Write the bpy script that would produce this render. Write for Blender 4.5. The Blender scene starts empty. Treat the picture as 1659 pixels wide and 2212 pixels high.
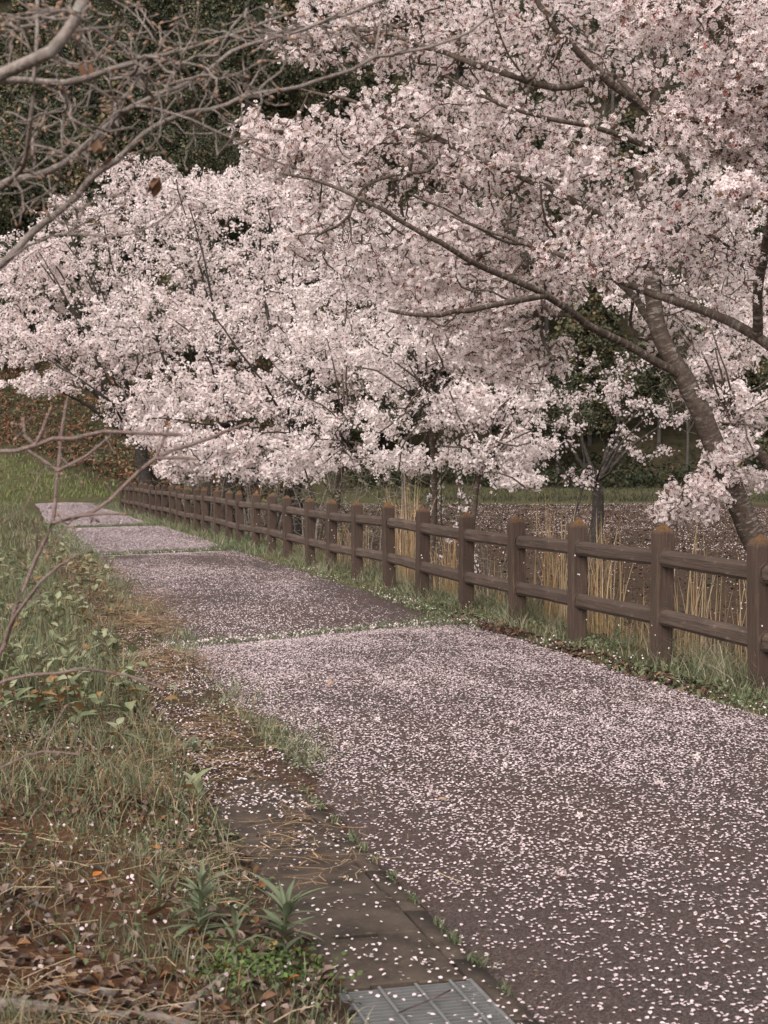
import bpy, math, random
import numpy as np
rng = np.random.default_rng(7)
random.seed(7)
sc = bpy.context.scene
C = sc.collection

# ------------------------------------------------------------------ camera, world, sun, exposure
PITCH = math.radians(1.68)
CAMH = 1.5
FPX, CX, CY = 3200.0, 829.5, 1106.0          # focal length and centre in a 1659 x 2212 frame
cam_d = bpy.data.cameras.new('camera'); cam = bpy.data.objects.new('camera', cam_d); C.objects.link(cam)
cam.location = (0, 0, CAMH); cam.rotation_euler = (math.pi/2 - PITCH, 0, 0)
cam_d.sensor_fit = 'VERTICAL'; cam_d.sensor_height = 17.3; cam_d.sensor_width = 13.0
cam_d.lens = FPX/2212*17.3
cam_d.clip_start = 0.1; cam_d.clip_end = 1000
cam_d.dof.use_dof = True; cam_d.dof.focus_distance = 12.0; cam_d.dof.aperture_fstop = 4.5
sc.camera = cam
w = bpy.data.worlds.new('World'); sc.world = w; w.use_nodes = True
nt = w.node_tree; nt.nodes.clear()
sky = nt.nodes.new('ShaderNodeTexSky'); sky.sky_type = 'NISHITA'; sky.sun_disc = False
SUN_EL, SUN_AZ = math.radians(40), math.radians(205)
sky.sun_elevation = SUN_EL; sky.sun_rotation = SUN_AZ
sky.dust_density = 4.0; sky.air_density = 1.0; sky.ozone_density = 1.0
hs = nt.nodes.new('ShaderNodeHueSaturation'); hs.inputs['Saturation'].default_value = 0.03
bg = nt.nodes.new('ShaderNodeBackground'); bg.inputs['Strength'].default_value = 0.12
wo = nt.nodes.new('ShaderNodeOutputWorld')
nt.links.new(sky.outputs[0], hs.inputs['Color']); wm = nt.nodes.new('ShaderNodeMix'); wm.data_type = 'RGBA'; wm.blend_type = 'MULTIPLY'; wm.inputs[0].default_value = 1.0; wm.inputs[7].default_value = (1.0, .922, .91, 1)
nt.links.new(hs.outputs[0], wm.inputs[6]); nt.links.new(wm.outputs[2], bg.inputs['Color']); nt.links.new(bg.outputs[0], wo.inputs['Surface'])
sl = bpy.data.lights.new('sun', 'SUN'); sl.energy = 1.05; sl.angle = math.radians(60); sl.color = (1.0, 0.9, 0.85)
so = bpy.data.objects.new('sun', sl); C.objects.link(so)
so.rotation_euler = (math.pi/2 - SUN_EL, 0, math.pi - SUN_AZ)
sc.view_settings.view_transform = 'Standard'; sc.view_settings.look = 'None'
sc.view_settings.gamma = 1.0; sc.view_settings.use_curve_mapping = False
sc.view_settings.exposure = 1.1
sc.cycles.max_bounces = 6; sc.cycles.transparent_max_bounces = 4

# ------------------------------------------------------------------ geometry helpers
cp, sp_ = math.cos(PITCH), math.sin(PITCH)
def ray(x, y):
    a = (x - CX)/FPX; b = (CY - y)/FPX
    return np.array([a, cp + b*sp_, -sp_ + b*cp])
def W(x, y, d):                       # a seen direction at depth d (metres along Y)
    r = ray(x, y); return np.array([0, 0, CAMH]) + r*(d/r[1])
SL = -0.275                            # the path runs along (SL, 1)
def UD(u, d, z=0.0): return np.array([u + SL*d, d, z])
def nz(x, y, s, seed=0):              # cheap smooth noise in -1..1
    r = np.random.default_rng(seed + 991); o = 0
    for k in range(7):
        a = r.uniform(0, 6.283); f = s*r.uniform(.5, 2.2); p = r.uniform(0, 6.28)
        o = o + np.sin((x*math.cos(a) + y*math.sin(a))*f + p + 1.3*np.sin((x*math.sin(a*1.7) + y*math.cos(a*2.3))*f*.7 + p*2))
    return o/4.2
def sst(a, b, x):
    t = np.clip((x - a)/(b - a), 0, 1); return t*t*(3 - 2*t)

def mesh_np(name, V, faces, attrs=None, smooth=False):
    me = bpy.data.meshes.new(name)
    V = np.ascontiguousarray(V, dtype=np.float32)
    faces = [np.asarray(f, dtype=np.int32) for f in faces if len(f)]
    tot = np.concatenate([np.full(len(f), f.shape[1], np.int32) for f in faces])
    loops = np.concatenate([f.ravel() for f in faces])
    start = np.zeros(len(tot), np.int32); start[1:] = np.cumsum(tot)[:-1]
    me.vertices.add(len(V)); me.vertices.foreach_set('co', V.ravel())
    me.loops.add(len(loops)); me.loops.foreach_set('vertex_index', loops)
    me.polygons.add(len(tot)); me.polygons.foreach_set('loop_start', start); me.polygons.foreach_set('loop_total', tot)
    if smooth: me.polygons.foreach_set('use_smooth', np.ones(len(tot), bool))
    if attrs:
        for k, v in attrs.items():
            v = np.asarray(v, np.float32)
            if v.shape[1] == 3 and k == 'bark':
                a = me.attributes.new(k, 'FLOAT_VECTOR', 'POINT'); a.data.foreach_set('vector', v.ravel())
            else:
                if v.shape[1] == 3: v = np.concatenate([v, np.ones((len(v), 1), np.float32)], 1)
                a = me.attributes.new(k, 'FLOAT_COLOR', 'POINT'); a.data.foreach_set('color', np.ascontiguousarray(v).ravel())
    me.update(calc_edges=True); me.validate()
    return me
def link(name, me, mat, parent=None, loc=None, kind=None):
    o = bpy.data.objects.new(name, me); C.objects.link(o)
    if mat and not me.materials: me.materials.append(mat)
    if parent: o.parent = parent
    if loc is not None: o.location = loc
    if kind: o['kind'] = kind
    return o
def tag(o, label, cat, group=None):
    o['label'] = label; o['category'] = cat
    if group: o['group'] = group
    return o
def thing(name, label, cat, loc=(0, 0, 0), group=None):
    o = bpy.data.objects.new(name, None); C.objects.link(o); o.location = loc; o.empty_display_size = .1
    return tag(o, label, cat, group)
class MB:
    def __init__(s): s.v = []; s.f = {3: [], 4: []}; s.t = []; s.n = 0
    def add(s, V, F, tint=None):
        V = np.asarray(V, float); F = np.asarray(F, int)
        s.v.append(V); s.f[F.shape[1]].append(F + s.n); s.n += len(V)
        if tint is None: tint = np.ones((len(V), 3))
        tint = np.asarray(tint, float)
        if tint.ndim == 1: tint = np.tile(tint, (len(V), 1))
        s.t.append(tint)
    def mesh(s, name, base=(0, 0, 0), smooth=False):
        V = np.concatenate(s.v) - np.asarray(base)
        return mesh_np(name, V, [np.concatenate(x) for x in s.f.values() if x], {'tint': np.concatenate(s.t)}, smooth)
def norm(a): return a/np.maximum(np.linalg.norm(a, axis=-1, keepdims=True), 1e-9)
def frames(d, spin=None):
    d = norm(d); ref = np.where(np.abs(d[:, 2:3]) < .95, np.array([[0, 0, 1.]]), np.array([[1., 0, 0]]))
    a = norm(np.cross(ref, d)); b = np.cross(d, a)
    if spin is not None:
        c, s = np.cos(spin)[:, None], np.sin(spin)[:, None]; a, b = a*c + b*s, b*c - a*s
    return a, b, d
def stamp(tplV, pos, nrm, size, spin=None):        # copies of a small template: x,y in the plane, z along nrm
    a, b, n = frames(nrm, spin)
    R = np.stack([a, b, n], 1)
    size = np.asarray(size, float)
    if size.ndim == 1: size = size[:, None]
    V = np.einsum('vk,nkj->nvj', tplV, R)*size[:, None, :] + pos[:, None, :]
    return V.reshape(-1, 3)
def rep(F, n, nv): return (np.asarray(F)[None] + (np.arange(n)*nv)[:, None, None]).reshape(-1, len(F[0]))
def rdir(n, r=rng): return norm(r.normal(size=(n, 3)))
def box_mesh(name, sx, sy, sz, ch=0.0, origin=(0, 0, 0)):
    import bmesh
    bm = bmesh.new(); bmesh.ops.create_cube(bm, size=1)
    for v in bm.verts: v.co = (v.co.x*sx + origin[0], v.co.y*sy + origin[1], v.co.z*sz + origin[2])
    if ch: bmesh.ops.bevel(bm, geom=bm.edges[:], offset=ch, segments=1, affect='EDGES')
    me = bpy.data.meshes.new(name); bm.to_mesh(me); bm.free(); return me

# ------------------------------------------------------------------ materials
class NB:
    def __init__(s, name):
        s.m = bpy.data.materials.new(name); s.m.use_nodes = True; s.t = s.m.node_tree
        s.b = s.t.nodes['Principled BSDF']; s.out = s.t.nodes['Material Output']
    def n(s, t, **k):
        x = s.t.nodes.new(t)
        for a, v in k.items(): setattr(x, a, v)
        return x
    def l(s, a, b): s.t.links.new(a, b)
    def co(s): return s.n('ShaderNodeTexCoord').outputs['Object']
    def geo(s): return s.n('ShaderNodeNewGeometry').outputs['Position']
    def attr(s, nm):
        return s.n('ShaderNodeAttribute', attribute_name=nm)
    def noise(s, vec, scale, detail=4, rough=.6, col=False):
        x = s.n('ShaderNodeTexNoise'); x.inputs['Scale'].default_value = scale; x.inputs['Detail'].default_value = detail; x.inputs['Roughness'].default_value = rough
        s.l(vec, x.inputs['Vector']); return x.outputs['Color' if col else 'Fac']
    def scale(s, vec, v):
        x = s.n('ShaderNodeMapping'); x.inputs['Scale'].default_value = v; s.l(vec, x.inputs['Vector']); return x.outputs[0]
    def ramp(s, fac, stops):
        x = s.n('ShaderNodeValToRGB'); e = x.color_ramp.elements
        while len(e) < len(stops): e.new(.5)
        for i, (p, c) in enumerate(stops):
            e[i].position = p; e[i].color = (*c, 1) if not isinstance(c, float) else (c, c, c, 1)
        s.l(fac, x.inputs[0]); return x.outputs[0]
    def mix(s, fac, a, b, mode='MIX'):
        x = s.n('ShaderNodeMix', data_type='RGBA', blend_type=mode); x.clamp_factor = True
        for sock, v in ((x.inputs[0], fac), (x.inputs[6], a), (x.inputs[7], b)):
            if hasattr(v, 'is_output'): s.l(v, sock)
            elif isinstance(v, (int, float)): sock.default_value = v
            else: sock.default_value = (*v, 1)
        return x.outputs[2]
    def math(s, op, a, b=0.0):
        x = s.n('ShaderNodeMath', operation=op)
        for i, v in enumerate((a, b)):
            if hasattr(v, 'is_output'): s.l(v, x.inputs[i])
            else: x.inputs[i].default_value = v
        return x.outputs[0]
    def bump(s, h, strength=.4, dist=.01):
        x = s.n('ShaderNodeBump'); x.inputs['Strength'].default_value = strength; x.inputs['Distance'].default_value = dist
        s.l(h, x.inputs['Height']); s.l(x.outputs[0], s.b.inputs['Normal'])
    def fin(s, col, rough=.8, spec=.3, trans=0.0):
        if hasattr(col, 'is_output'): s.l(col, s.b.inputs['Base Color'])
        else: s.b.inputs['Base Color'].default_value = (*col, 1)
        if hasattr(rough, 'is_output'): s.l(rough, s.b.inputs['Roughness'])
        else: s.b.inputs['Roughness'].default_value = rough
        s.b.inputs['Specular IOR Level'].default_value = spec
        if trans:
            t = s.n('ShaderNodeBsdfTranslucent'); m = s.n('ShaderNodeMixShader'); m.inputs[0].default_value = trans
            if hasattr(col, 'is_output'): s.l(col, t.inputs[0])
            else: t.inputs[0].default_value = (*col, 1)
            s.l(s.b.outputs[0], m.inputs[1]); s.l(t.outputs[0], m.inputs[2]); s.l(m.outputs[0], s.out.inputs[0])
        return s.m
def tint_mat(name, rough=.7, spec=.2, trans=0.0, var=.25, vs=3.0):
    k = NB(name); a = k.attr('tint').outputs['Color']
    n = k.noise(k.geo(), vs, 3)
    c = k.mix(1.0, a, k.ramp(n, [(.25, 1.0 - var), (.75, 1.0 + var*.3 if var*.3 < 0 else 1.0)]), 'MULTIPLY')
    return k.fin(c, rough, spec, trans)
M = {}
M['petal'] = tint_mat('blossom_petals', .7, .05, .5, .03, 2)
M['flat_petal'] = tint_mat('fallen_petals', .6, .2, .1, .08, 6)
M['leaf'] = tint_mat('foliage', .6, .25, .2, .3, 4)
M['dryleaf'] = tint_mat('dry_leaves', .75, .2, .05, .3, 25)
M['needle'] = tint_mat('evergreen_foliage', .65, .2, .1, .45, .5)
def bark_mat(name, dark, light, band, lich=(.3, .31, .27), lamt=.5):
    k = NB(name); b = k.attr('bark').outputs['Vector']
    n1 = k.noise(k.scale(b, (10, 10, 38)), 1.0, 5, .7)
    n2 = k.noise(b, 22, 6, .7)
    c = k.mix(k.ramp(n2, [(.3, 0.0), (.7, 1.0)]), dark, light)
    nb_ = k.noise(b, 5, 3); c = k.mix(k.math('MULTIPLY', k.ramp(n1, [(.53, 0.0), (.6, band)]), k.ramp(nb_, [(.38, .15), (.58, 1.0)])), c, lich)
    n3 = k.noise(k.geo(), 14, 5, .7)
    c = k.mix(k.ramp(n3, [(.56, 0.0), (.68, lamt)]), c, (.23, .235, .2))
    k.bump(k.math('ADD', n1, n2), .8, .02)
    return k.fin(c, .9, .15)
M['cherry_bark'] = bark_mat('cherry_bark', (.045, .034, .027), (.10, .076, .06), .85, (.27, .245, .21), .3)
M['old_bark'] = bark_mat('old_cherry_bark', (.022, .018, .015), (.06, .052, .045), .2, (.16, .15, .13), .4)
M['bare_bark'] = bark_mat('bare_tree_bark', (.13, .108, .093), (.29, .252, .222), .5, (.33, .31, .28), .6)
M['red_bark'] = bark_mat('sapling_bark', (.15, .105, .092), (.26, .2, .175), .2, (.3, .27, .25), .3)
M['dark_bark'] = bark_mat('forest_bark', (.03, .027, .024), (.07, .062, .055), .1)

# ------------------------------------------------------------------ terrain
def path_left(d): return 1.52 + .012*np.clip(d - 6, 0, 100) + .05*nz(d*0, d, 1.3, 3) + .25*sst(40, 60, d) + 2.2*sst(61, 67, d)**2
def path_right(d): return 4.78 + .09*nz(d*0, d, .9, 5) + 1.4*sst(58, 67, d)
DIPS = (13.6, 26.6, 38.2)                      # depths of the weed strips that cross the path
def strip_d(k, u): return DIPS[k] + (u - 3.1)*.62 + .1*nz(u, u*0 + k*7, 2.5, 11)
def zpath(u, d):
    z = .015*nz(u, d, .35, 21)
    for k in range(3): z = z - .025*np.exp(-((d - strip_d(k, u))/.5)**2)
    return z
def terrain(u, d):
    X = u + SL*d
    z = .03*nz(X, d, .5, 1)*sst(0, 2, np.abs(u - 3.1) - 1.4)
    bank = np.clip(1.0 - u, 0, 40)
    z = z + .16*bank**1.15*(bank < 3) + (bank >= 3)*(.16*3**1.15 + .3*(bank - 3)*sst(9, 4, bank-3) + .9*sst(4, 9, bank-3))
    z = z + .025*sst(1.05, .7, u)*nz(X, d, 4.5, 2) + .012*sst(1.05, .7, u)*nz(X, d, 14, 4)
    onpath = sst(1.0, 1.17, u + .05*nz(X*2, d*2, 3, 17))*sst(5.1, 4.75, u)*sst(68, 64, d)
    z = z - .05*onpath + zpath(u, d)*onpath + .078*sst(6.3, 7.4, d + .5*nz(X*1.5, d*1.5, 2.2, 14))*sst(.8, .95, u)*sst(1.78, 1.5, u + .12*nz(X, d, 3, 15))*sst(40, 20, d) + .03*sst(1.43, 1.48, u)*sst(1.62, 1.54, u)
    z = z - .22*sst(1.06, 1.12, u)*sst(1.43, 1.38, u)*sst(6.6, 6.2, d)
    z = z + .02*sst(4.75, 5.2, u)*sst(6.4, 5.4, u)*(1 + .5*nz(X, d, 3, 6))
    z = z - .55*sst(5.45, 7.0, u)*sst(60, 45, d) + .5*sst(9.5, 13.5, u + .25*nz(X, d, .6, 9))*sst(60, 45, d)
    wl = sst(-1, -8, X)
    dl = np.clip(69 + (-10 - X)*1.15, 67, 86)
    d1 = np.maximum(dl - 9, 63)*wl + 76*(1 - wl); d2 = dl*wl + 91*(1 - wl)
    z = z + np.clip(d - d1, 0, d2 - d1)*(.27*wl*sst(-10, -22, X) + .045*(1 - wl)) + np.clip(d - d2, 0, 150)*.66*(1 + .06*nz(X, d, .12, 8))
    z = z + .25*sst(d2, d2 + 6, d)*nz(X, d, .9, 12)
    return z
def TZ(x, y): return terrain(x - SL*y, y)
ds = np.concatenate([np.arange(-60, -4, 6.), np.arange(-4, 14, .13), np.arange(14, 30, .3), np.arange(30, 80, .8), np.arange(80, 250, 2.5)])
us = np.concatenate([np.arange(-70, -8, 4.), np.arange(-8, -1.5, .6), np.arange(-1.5, 2.0, .07), np.arange(2.0, 4.7, .45), np.arange(4.7, 8, .13), np.arange(8, 16, .4), np.arange(16, 110, 3.)])
uu, dd = np.meshgrid(us, ds); zz = terrain(uu, dd); XX = uu + SL*dd
V = np.stack([XX, dd, zz], -1).reshape(-1, 3)
nu = len(us); i = np.arange(len(ds) - 1)[:, None]*nu + np.arange(nu - 1)[None]
F = np.stack([i, i + 1, i + nu + 1, i + nu], -1).reshape(-1, 4)
u_, d_, x_ = uu.ravel(), dd.ravel(), XX.ravel()
soil = sst(1.0, .55, u_)*sst(8.5, 6.5, d_ + .6*nz(x_, d_, 1.5, 31))
litter = np.maximum(sst(5.5, 6.2, u_)*sst(64, 58, d_), sst(.7, 1.0, u_)*sst(2.1, 1.9, u_)*sst(50, 30, d_))
hw = sst(-2, -9, x_)
dl_ = np.clip(69 + (-10 - x_)*1.15, 67, 86); fern = sst(dl_ - 2, dl_ + 1, d_)*sst(-1, -8, x_) + sst(86, 92, d_)
grass = np.clip(1 - soil - litter - fern, 0, 1)
Z = np.stack([soil, grass, litter, np.clip(fern, 0, 1)], -1)
k = NB('ground_soil_and_turf'); zc = k.attr('tint'); sep = k.n('ShaderNodeSeparateColor'); k.l(zc.outputs['Color'], sep.inputs[0])
g = k.geo(); n1 = k.noise(g, 2.2, 6, .65); n2 = k.noise(g, 30, 5, .7); n3 = k.noise(g, 90, 3, .6)
soilc = k.mix(k.ramp(n2, [(.35, 0.0), (.65, 1.0)]), (.065, .036, .022), (.14, .072, .04))
soilc = k.mix(k.ramp(n1, [(.45, 0.0), (.65, .7)]), soilc, (.06, .045, .03))
grassc = k.mix(n2, (.03, .036, .018), (.07, .078, .036)); grassc = k.mix(k.ramp(n1, [(.4, 0.0), (.7, .8)]), grassc, (.12, .095, .05))
litc = k.mix(k.ramp(n3, [(.35, 0.0), (.62, 1.0)]), (.025, .016, .012), (.095, .06, .044)); litc = k.mix(k.ramp(n1, [(.42, 0.0), (.7, .55)]), litc, (.045, .055, .025))
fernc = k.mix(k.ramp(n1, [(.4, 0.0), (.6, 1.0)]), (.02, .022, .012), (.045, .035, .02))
c = k.mix(sep.outputs[0], fernc, soilc); c = k.mix(sep.outputs[1], c, grassc); c = k.mix(sep.outputs[2], c, litc)
k.bump(n2, .6, .03)
M['ground'] = k.fin(c, .95, .1)
gme = mesh_np('ground', V, [F], {'tint': Z[:, :3]}, True)
ground = link('ground', gme, M['ground'], kind='structure')

# asphalt path
pd = np.concatenate([np.arange(-3, 16, .1), np.arange(16, 67.4, .3)]); tt = np.linspace(0, 1, 26)
D, T = np.meshgrid(pd, tt, indexing='ij')
jl = .05*nz(D*0, D, 7, 40); jr = .06*nz(D*0, D, 6, 41)
U = path_left(D) + jl + (path_right(D) + jr - path_left(D) - jl)*T
zp = zpath(U, D) - .03*((T < .001) | (T > .999))
V = np.stack([U + SL*D, D, zp], -1).reshape(-1, 3); nu = 26
i = np.arange(len(pd) - 1)[:, None]*nu + np.arange(nu - 1)[None]
F = np.stack([i, i + 1, i + nu + 1, i + nu], -1).reshape(-1, 4)
k = NB('worn_asphalt'); g = k.geo()
n1 = k.noise(g, .9, 5, .6); n2 = k.noise(g, 130, 3, .7); n3 = k.noise(g, 9, 5, .65); vo = k.n('ShaderNodeTexVoronoi'); vo.inputs['Scale'].default_value = 160; k.l(g, vo.inputs['Vector'])
c = k.mix(k.ramp(n2, [(.3, 0.0), (.7, 1.0)]), (.024, .0155, .0135), (.07, .049, .043))
c = k.mix(k.ramp(n3, [(.42, 0.0), (.68, .6)]), c, (.052, .03, .022))
c = k.mix(k.ramp(n1, [(.5, 0.0), (.7, .5)]), c, (.034, .024, .022))
n5 = k.noise(g, .45, 4, .55); c = k.mix(k.ramp(n5, [(.40, 0.0), (.58, .85)]), c, (.066, .036, .025)); n6 = k.noise(g, 22, 4, .7); c = k.mix(k.ramp(n6, [(.58, 0.0), (.72, .6)]), c, (.016, .012, .011))
bw = k.n('ShaderNodeRGBToBW'); k.l(vo.outputs['Color'], bw.inputs[0])
c = k.mix(k.ramp(bw.outputs[0], [(.45, .0), (.9, .8)]), c, (.12, .096, .09)); c = k.mix(k.ramp(bw.outputs[0], [(.2, .6), (.4, .0)]), c, (.018, .014, .013))
k.bump(vo.outputs[0], .8, .006)
M['asphalt'] = k.fin(c, k.ramp(n1, [(.3, .5), (.7, .7)]), .4)
path = link('path', mesh_np('path', V, [F], None, True), M['asphalt'], kind='structure')

# concrete gutter with cover slabs and a steel grate
k = NB('damp_concrete'); g = k.geo(); n1 = k.noise(g, 5, 6, .65); n2 = k.noise(g, 60, 4, .7)
c = k.mix(k.ramp(n1, [(.35, 0.0), (.65, 1.0)]), (.028, .021, .015), (.075, .057, .042)); c = k.mix(k.ramp(n2, [(.6, 0.0), (.68, .6)]), c, (.15, .12, .09))
k.bump(n2, .5, .006); M['concrete'] = k.fin(c, .8, .35)
k = NB('galvanised_steel'); n1 = k.noise(k.geo(), 25, 4); k.b.inputs['Metallic'].default_value = .55
M['steel'] = k.fin(k.mix(n1, (.17, .175, .17), (.3, .31, .305)), .5, .5)
GU0, GU1 = .98, 1.44
def slab_mesh():
    # a slab with half of a lifting slot cut in each end, local x across, y along
    w2, l2, h, sw, sd, ch = .218, .2265, .06, .075, .014, .005
    o = [(-w2, -l2), (-sw, -l2), (-sw, -l2 + sd), (sw, -l2 + sd), (sw, -l2), (w2, -l2), (w2, l2), (sw, l2), (sw, l2 - sd), (-sw, l2 - sd), (-sw, l2), (-w2, l2)]
    o = np.array(o); n = len(o); inn = o*np.array([1 - ch/w2, 1 - ch/l2])
    V = np.concatenate([np.c_[o, np.full(n, -h)], np.c_[o, np.full(n, -ch)], np.c_[inn, np.zeros(n)]])
    me = bpy.data.meshes.new('cover_slab'); fs = []
    for a in (0, 1):
        for q in range(n): fs.append((a*n + q, a*n + (q + 1) % n, (a + 1)*n + (q + 1) % n, (a + 1)*n + q))
    fs.append(tuple(range(2*n, 3*n)))
    me.from_pydata([tuple(v) for v in V], [], fs); me.update(); return me
ang = math.atan(-SL)
gm = MB()
for q, dq in enumerate(np.arange(0.5, 16, .5)):
    for (a, b, zt) in ((GU0 - .12, GU0 - .006, -.006), (GU1 + .004, GU1 + .075, -.004)):
        A, B, Cc, Dd = UD(a, dq, zt), UD(b, dq, zt), UD(b, dq + .5, zt), UD(a, dq + .5, zt)
        P = np.array([A, B, Cc, Dd]); P2 = P - [0, 0, .3]
        gm.add(np.concatenate([P, P2]), [(0, 1, 2, 3), (0, 4, 5, 1), (1, 5, 6, 2), (2, 6, 7, 3), (3, 7, 4, 0)])
gut = link('gutter', gm.mesh('gutter'), M['concrete'], kind='structure')
sm = slab_mesh()
for q in range(20):
    dq = 4.285 + .22 + q*.44
    o = link('cover_slab', sm, M['concrete'], gut, UD((GU0 + GU1)/2, dq, -.004 + .004*math.sin(q*2.1))); o.rotation_euler = (.006*math.sin(q), .008*math.cos(q*1.7), ang + .008*math.sin(q*5))
gr = thing('drain_grate', 'grey galvanised steel drain grate set in the concrete gutter', 'grate', UD((GU0 + GU1)/2, 4.02, 0)); gr.rotation_euler = (0, 0, ang)
bar = box_mesh('bearing_bar', .44, .004, .03, 0, (0, 0, -.017)); rod = box_mesh('cross_rod', .009, .5, .008, .002, (0, 0, -.001)); fr = box_mesh('grate_frame', .012, .5, .036, .002, (0, 0, -.018))
for q in range(21): link('bearing_bar', bar, M['steel'], gr, (0, -.245 + q*.0245, -.004))
for x in (-.16, -.055, .055, .16): link('cross_rod', rod, M['steel'], gr, (x, 0, 0))
for x in (-.222, .222): link('grate_frame', fr, M['steel'], gr, (x, 0, 0))

# ------------------------------------------------------------------ fence
k = NB('weathered_timber'); o_ = k.co()
gx = k.noise(k.scale(o_, (60, 60, 2.2)), 1.0, 5, .7); n1 = k.noise(k.geo(), 3, 4); n2 = k.noise(k.geo(), 45, 4, .7)
c = k.mix(k.ramp(gx, [(.32, 0.0), (.68, 1.0)]), (.024, .0155, .011), (.105, .072, .053)); c = k.mix(k.ramp(n1, [(.4, 0.0), (.7, .6)]), c, (.045, .033, .027))
c = k.mix(k.ramp(n2, [(.63, 0.0), (.7, .5)]), c, (.2, .17, .14))
sx = k.n('ShaderNodeSeparateXYZ'); k.l(o_, sx.inputs[0])
lm = k.math('MULTIPLY', k.ramp(k.math('ADD', k.math('SUBTRACT', sx.outputs[2], .055), k.math('MULTIPLY', n1, .06)), [(.96, 0.0), (1.0, 1.0)]), k.ramp(n2, [(.38, 0.0), (.6, .9)]))
x = k.n('ShaderNodeMapRange')
oi = k.n('ShaderNodeObjectInfo'); c = k.mix(k.ramp(oi.outputs['Random'], [(0.0, 0.0), (1.0, .55)]), c, (.045, .03, .024)); c = k.mix(k.ramp(k.noise(k.scale(o_, (12, 12, 3)), 1.0, 4), [(.55, 0.0), (.7, .5)]), c, (.085, .07, .035))
c = k.mix(lm, c, (.15, .075, .018))
k.bump(gx, .55, .012); M['post'] = k.fin(c, .85, .25)
k = NB('weathered_rail'); o_ = k.co()
gx = k.noise(k.scale(o_, (50, 2.0, 60)), 1.0, 5, .7); n1 = k.noise(k.geo(), 4, 4); n2 = k.noise(k.scale(o_, (30, 9, 30)), 1.0, 4, .7)
c = k.mix(k.ramp(gx, [(.3, 0.0), (.7, 1.0)]), (.028, .0195, .015), (.135, .1, .077)); c = k.mix(k.ramp(n1, [(.45, 0.0), (.72, .55)]), c, (.055, .041, .034))
c = k.mix(k.ramp(n2, [(.58, 0.0), (.68, .45)]), c, (.24, .205, .18))
oi = k.n('ShaderNodeObjectInfo'); c = k.mix(k.ramp(oi.outputs['Random'], [(0.0, 0.0), (1.0, .5)]), c, (.05, .036, .028))
k.bump(gx, .8, .016); M['rail'] = k.fin(c, .85, .25)
def post_mesh(seed):
    r = np.random.default_rng(seed); hw, ch = .068, .009
    def ring(z, s): 
        a, b = s, s - ch
        return [(a, -b, z), (a, b, z), (b, a, z), (-b, a, z), (-a, b, z), (-a, -b, z), (-b, -a, z), (b, -a, z)]
    V = []; zs = [(-.35, hw), (.3, hw), (.65, hw), (.985, hw), (1.0, hw - .006)]
    for z, s in zs: V += ring(z, s)
    V.append((r.uniform(-.008, .008), r.uniform(-.008, .008), 1.06 + r.uniform(-.01, .01)))
    V = [(x + r.uniform(-.0015, .0015), y + r.uniform(-.0015, .0015), z) for x, y, z in V]
    f = []
    for a in range(len(zs) - 1):
        for q in range(8): f.append((a*8 + q, a*8 + (q + 1) % 8, a*8 + 8 + (q + 1) % 8, a*8 + 8 + q))
    t = len(V) - 1
    for q in range(8): f.append(((len(zs) - 1)*8 + q, (len(zs) - 1)*8 + (q + 1) % 8, t))
    # raised collars where the rails enter
    for zc in (.806, .36):
        for sy in (-1, 1):
            n0 = len(V); K = 10
            for rr, yy in ((.08, .0675), (.076, .079), (.064, .0795)):
                for q in range(K):
                    a = q*2*math.pi/K; V.append((.8*rr*math.cos(a), sy*yy, zc + rr*math.sin(a)*.98))
            for lv in (0, 1):
                for q in range(K):
                    f.append((n0 + lv*K + q, n0 + lv*K + (q + 1) % K, n0 + (lv + 1)*K + (q + 1) % K, n0 + (lv + 1)*K + q))
    me = bpy.data.meshes.new('post'); me.from_pydata(V, [], f); me.update(); return me
def rail_mesh(seed, L):
    r = np.random.default_rng(seed); prof = [(.046, -.036), (.046, .03), (.02, .06), (-.02, .06), (-.046, .03), (-.046, -.036), (-.026, -.06), (.026, -.06)]
    N = 7; V = []; f = []
    sag = r.uniform(-.006, .006)
    for q in range(N):
        t = q/(N - 1); 
        for x, z in prof: V.append((x + r.uniform(-.0025, .0025), (t - .5)*L, z + r.uniform(-.0025, .0025) + sag*math.sin(math.pi*t)))
    for q in range(N - 1):
        for j in range(8): f.append((q*8 + j, q*8 + (j + 1) % 8, q*8 + 8 + (j + 1) % 8, q*8 + 8 + j))
    f.append(tuple(range(8))); f.append(tuple(range((N - 1)*8, N*8)))
    me = bpy.data.meshes.new('rail'); me.from_pydata(V, [], f); me.update(); return me
FU, FD0, FSP, NP = 5.15, 9.70, 1.475, 30
fence = thing('timber_fence', 'weathered brown post and rail fence running along the petal covered path', 'fence', UD(FU, FD0, terrain(FU, FD0)))
pms = [post_mesh(s) for s in range(6)]; rms = [rail_mesh(s, FSP/math.cos(ang) - .1) for s in range(6)]
fpos = []
for q in range(-2, NP):
    d = FD0 + q*FSP; u = FU + .02*math.sin(q*2.3); fpos.append(UD(u, d, .008 + .014*math.sin(q*1.3)))
fb = np.array(fence.location)
for q, p in enumerate(fpos):
    o = link('post', pms[q % 6], M['post'], fence, p - fb); o.rotation_euler = (.02*math.sin(q*3.1), .02*math.cos(q*1.9), ang + .04*math.sin(q*4.1))
    if q: 
        a = fpos[q - 1]; m = (a + p)/2; dv = p - a
        for zc in (.806, .36):
            o = link('rail', rms[(q*2 + (zc > .5)) % 6], M['rail'], fence, m + [0, 0, zc] - fb)
            o.rotation_euler = (math.atan2(dv[2], math.hypot(dv[0], dv[1])), 0, math.atan2(-dv[0], dv[1]))
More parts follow.
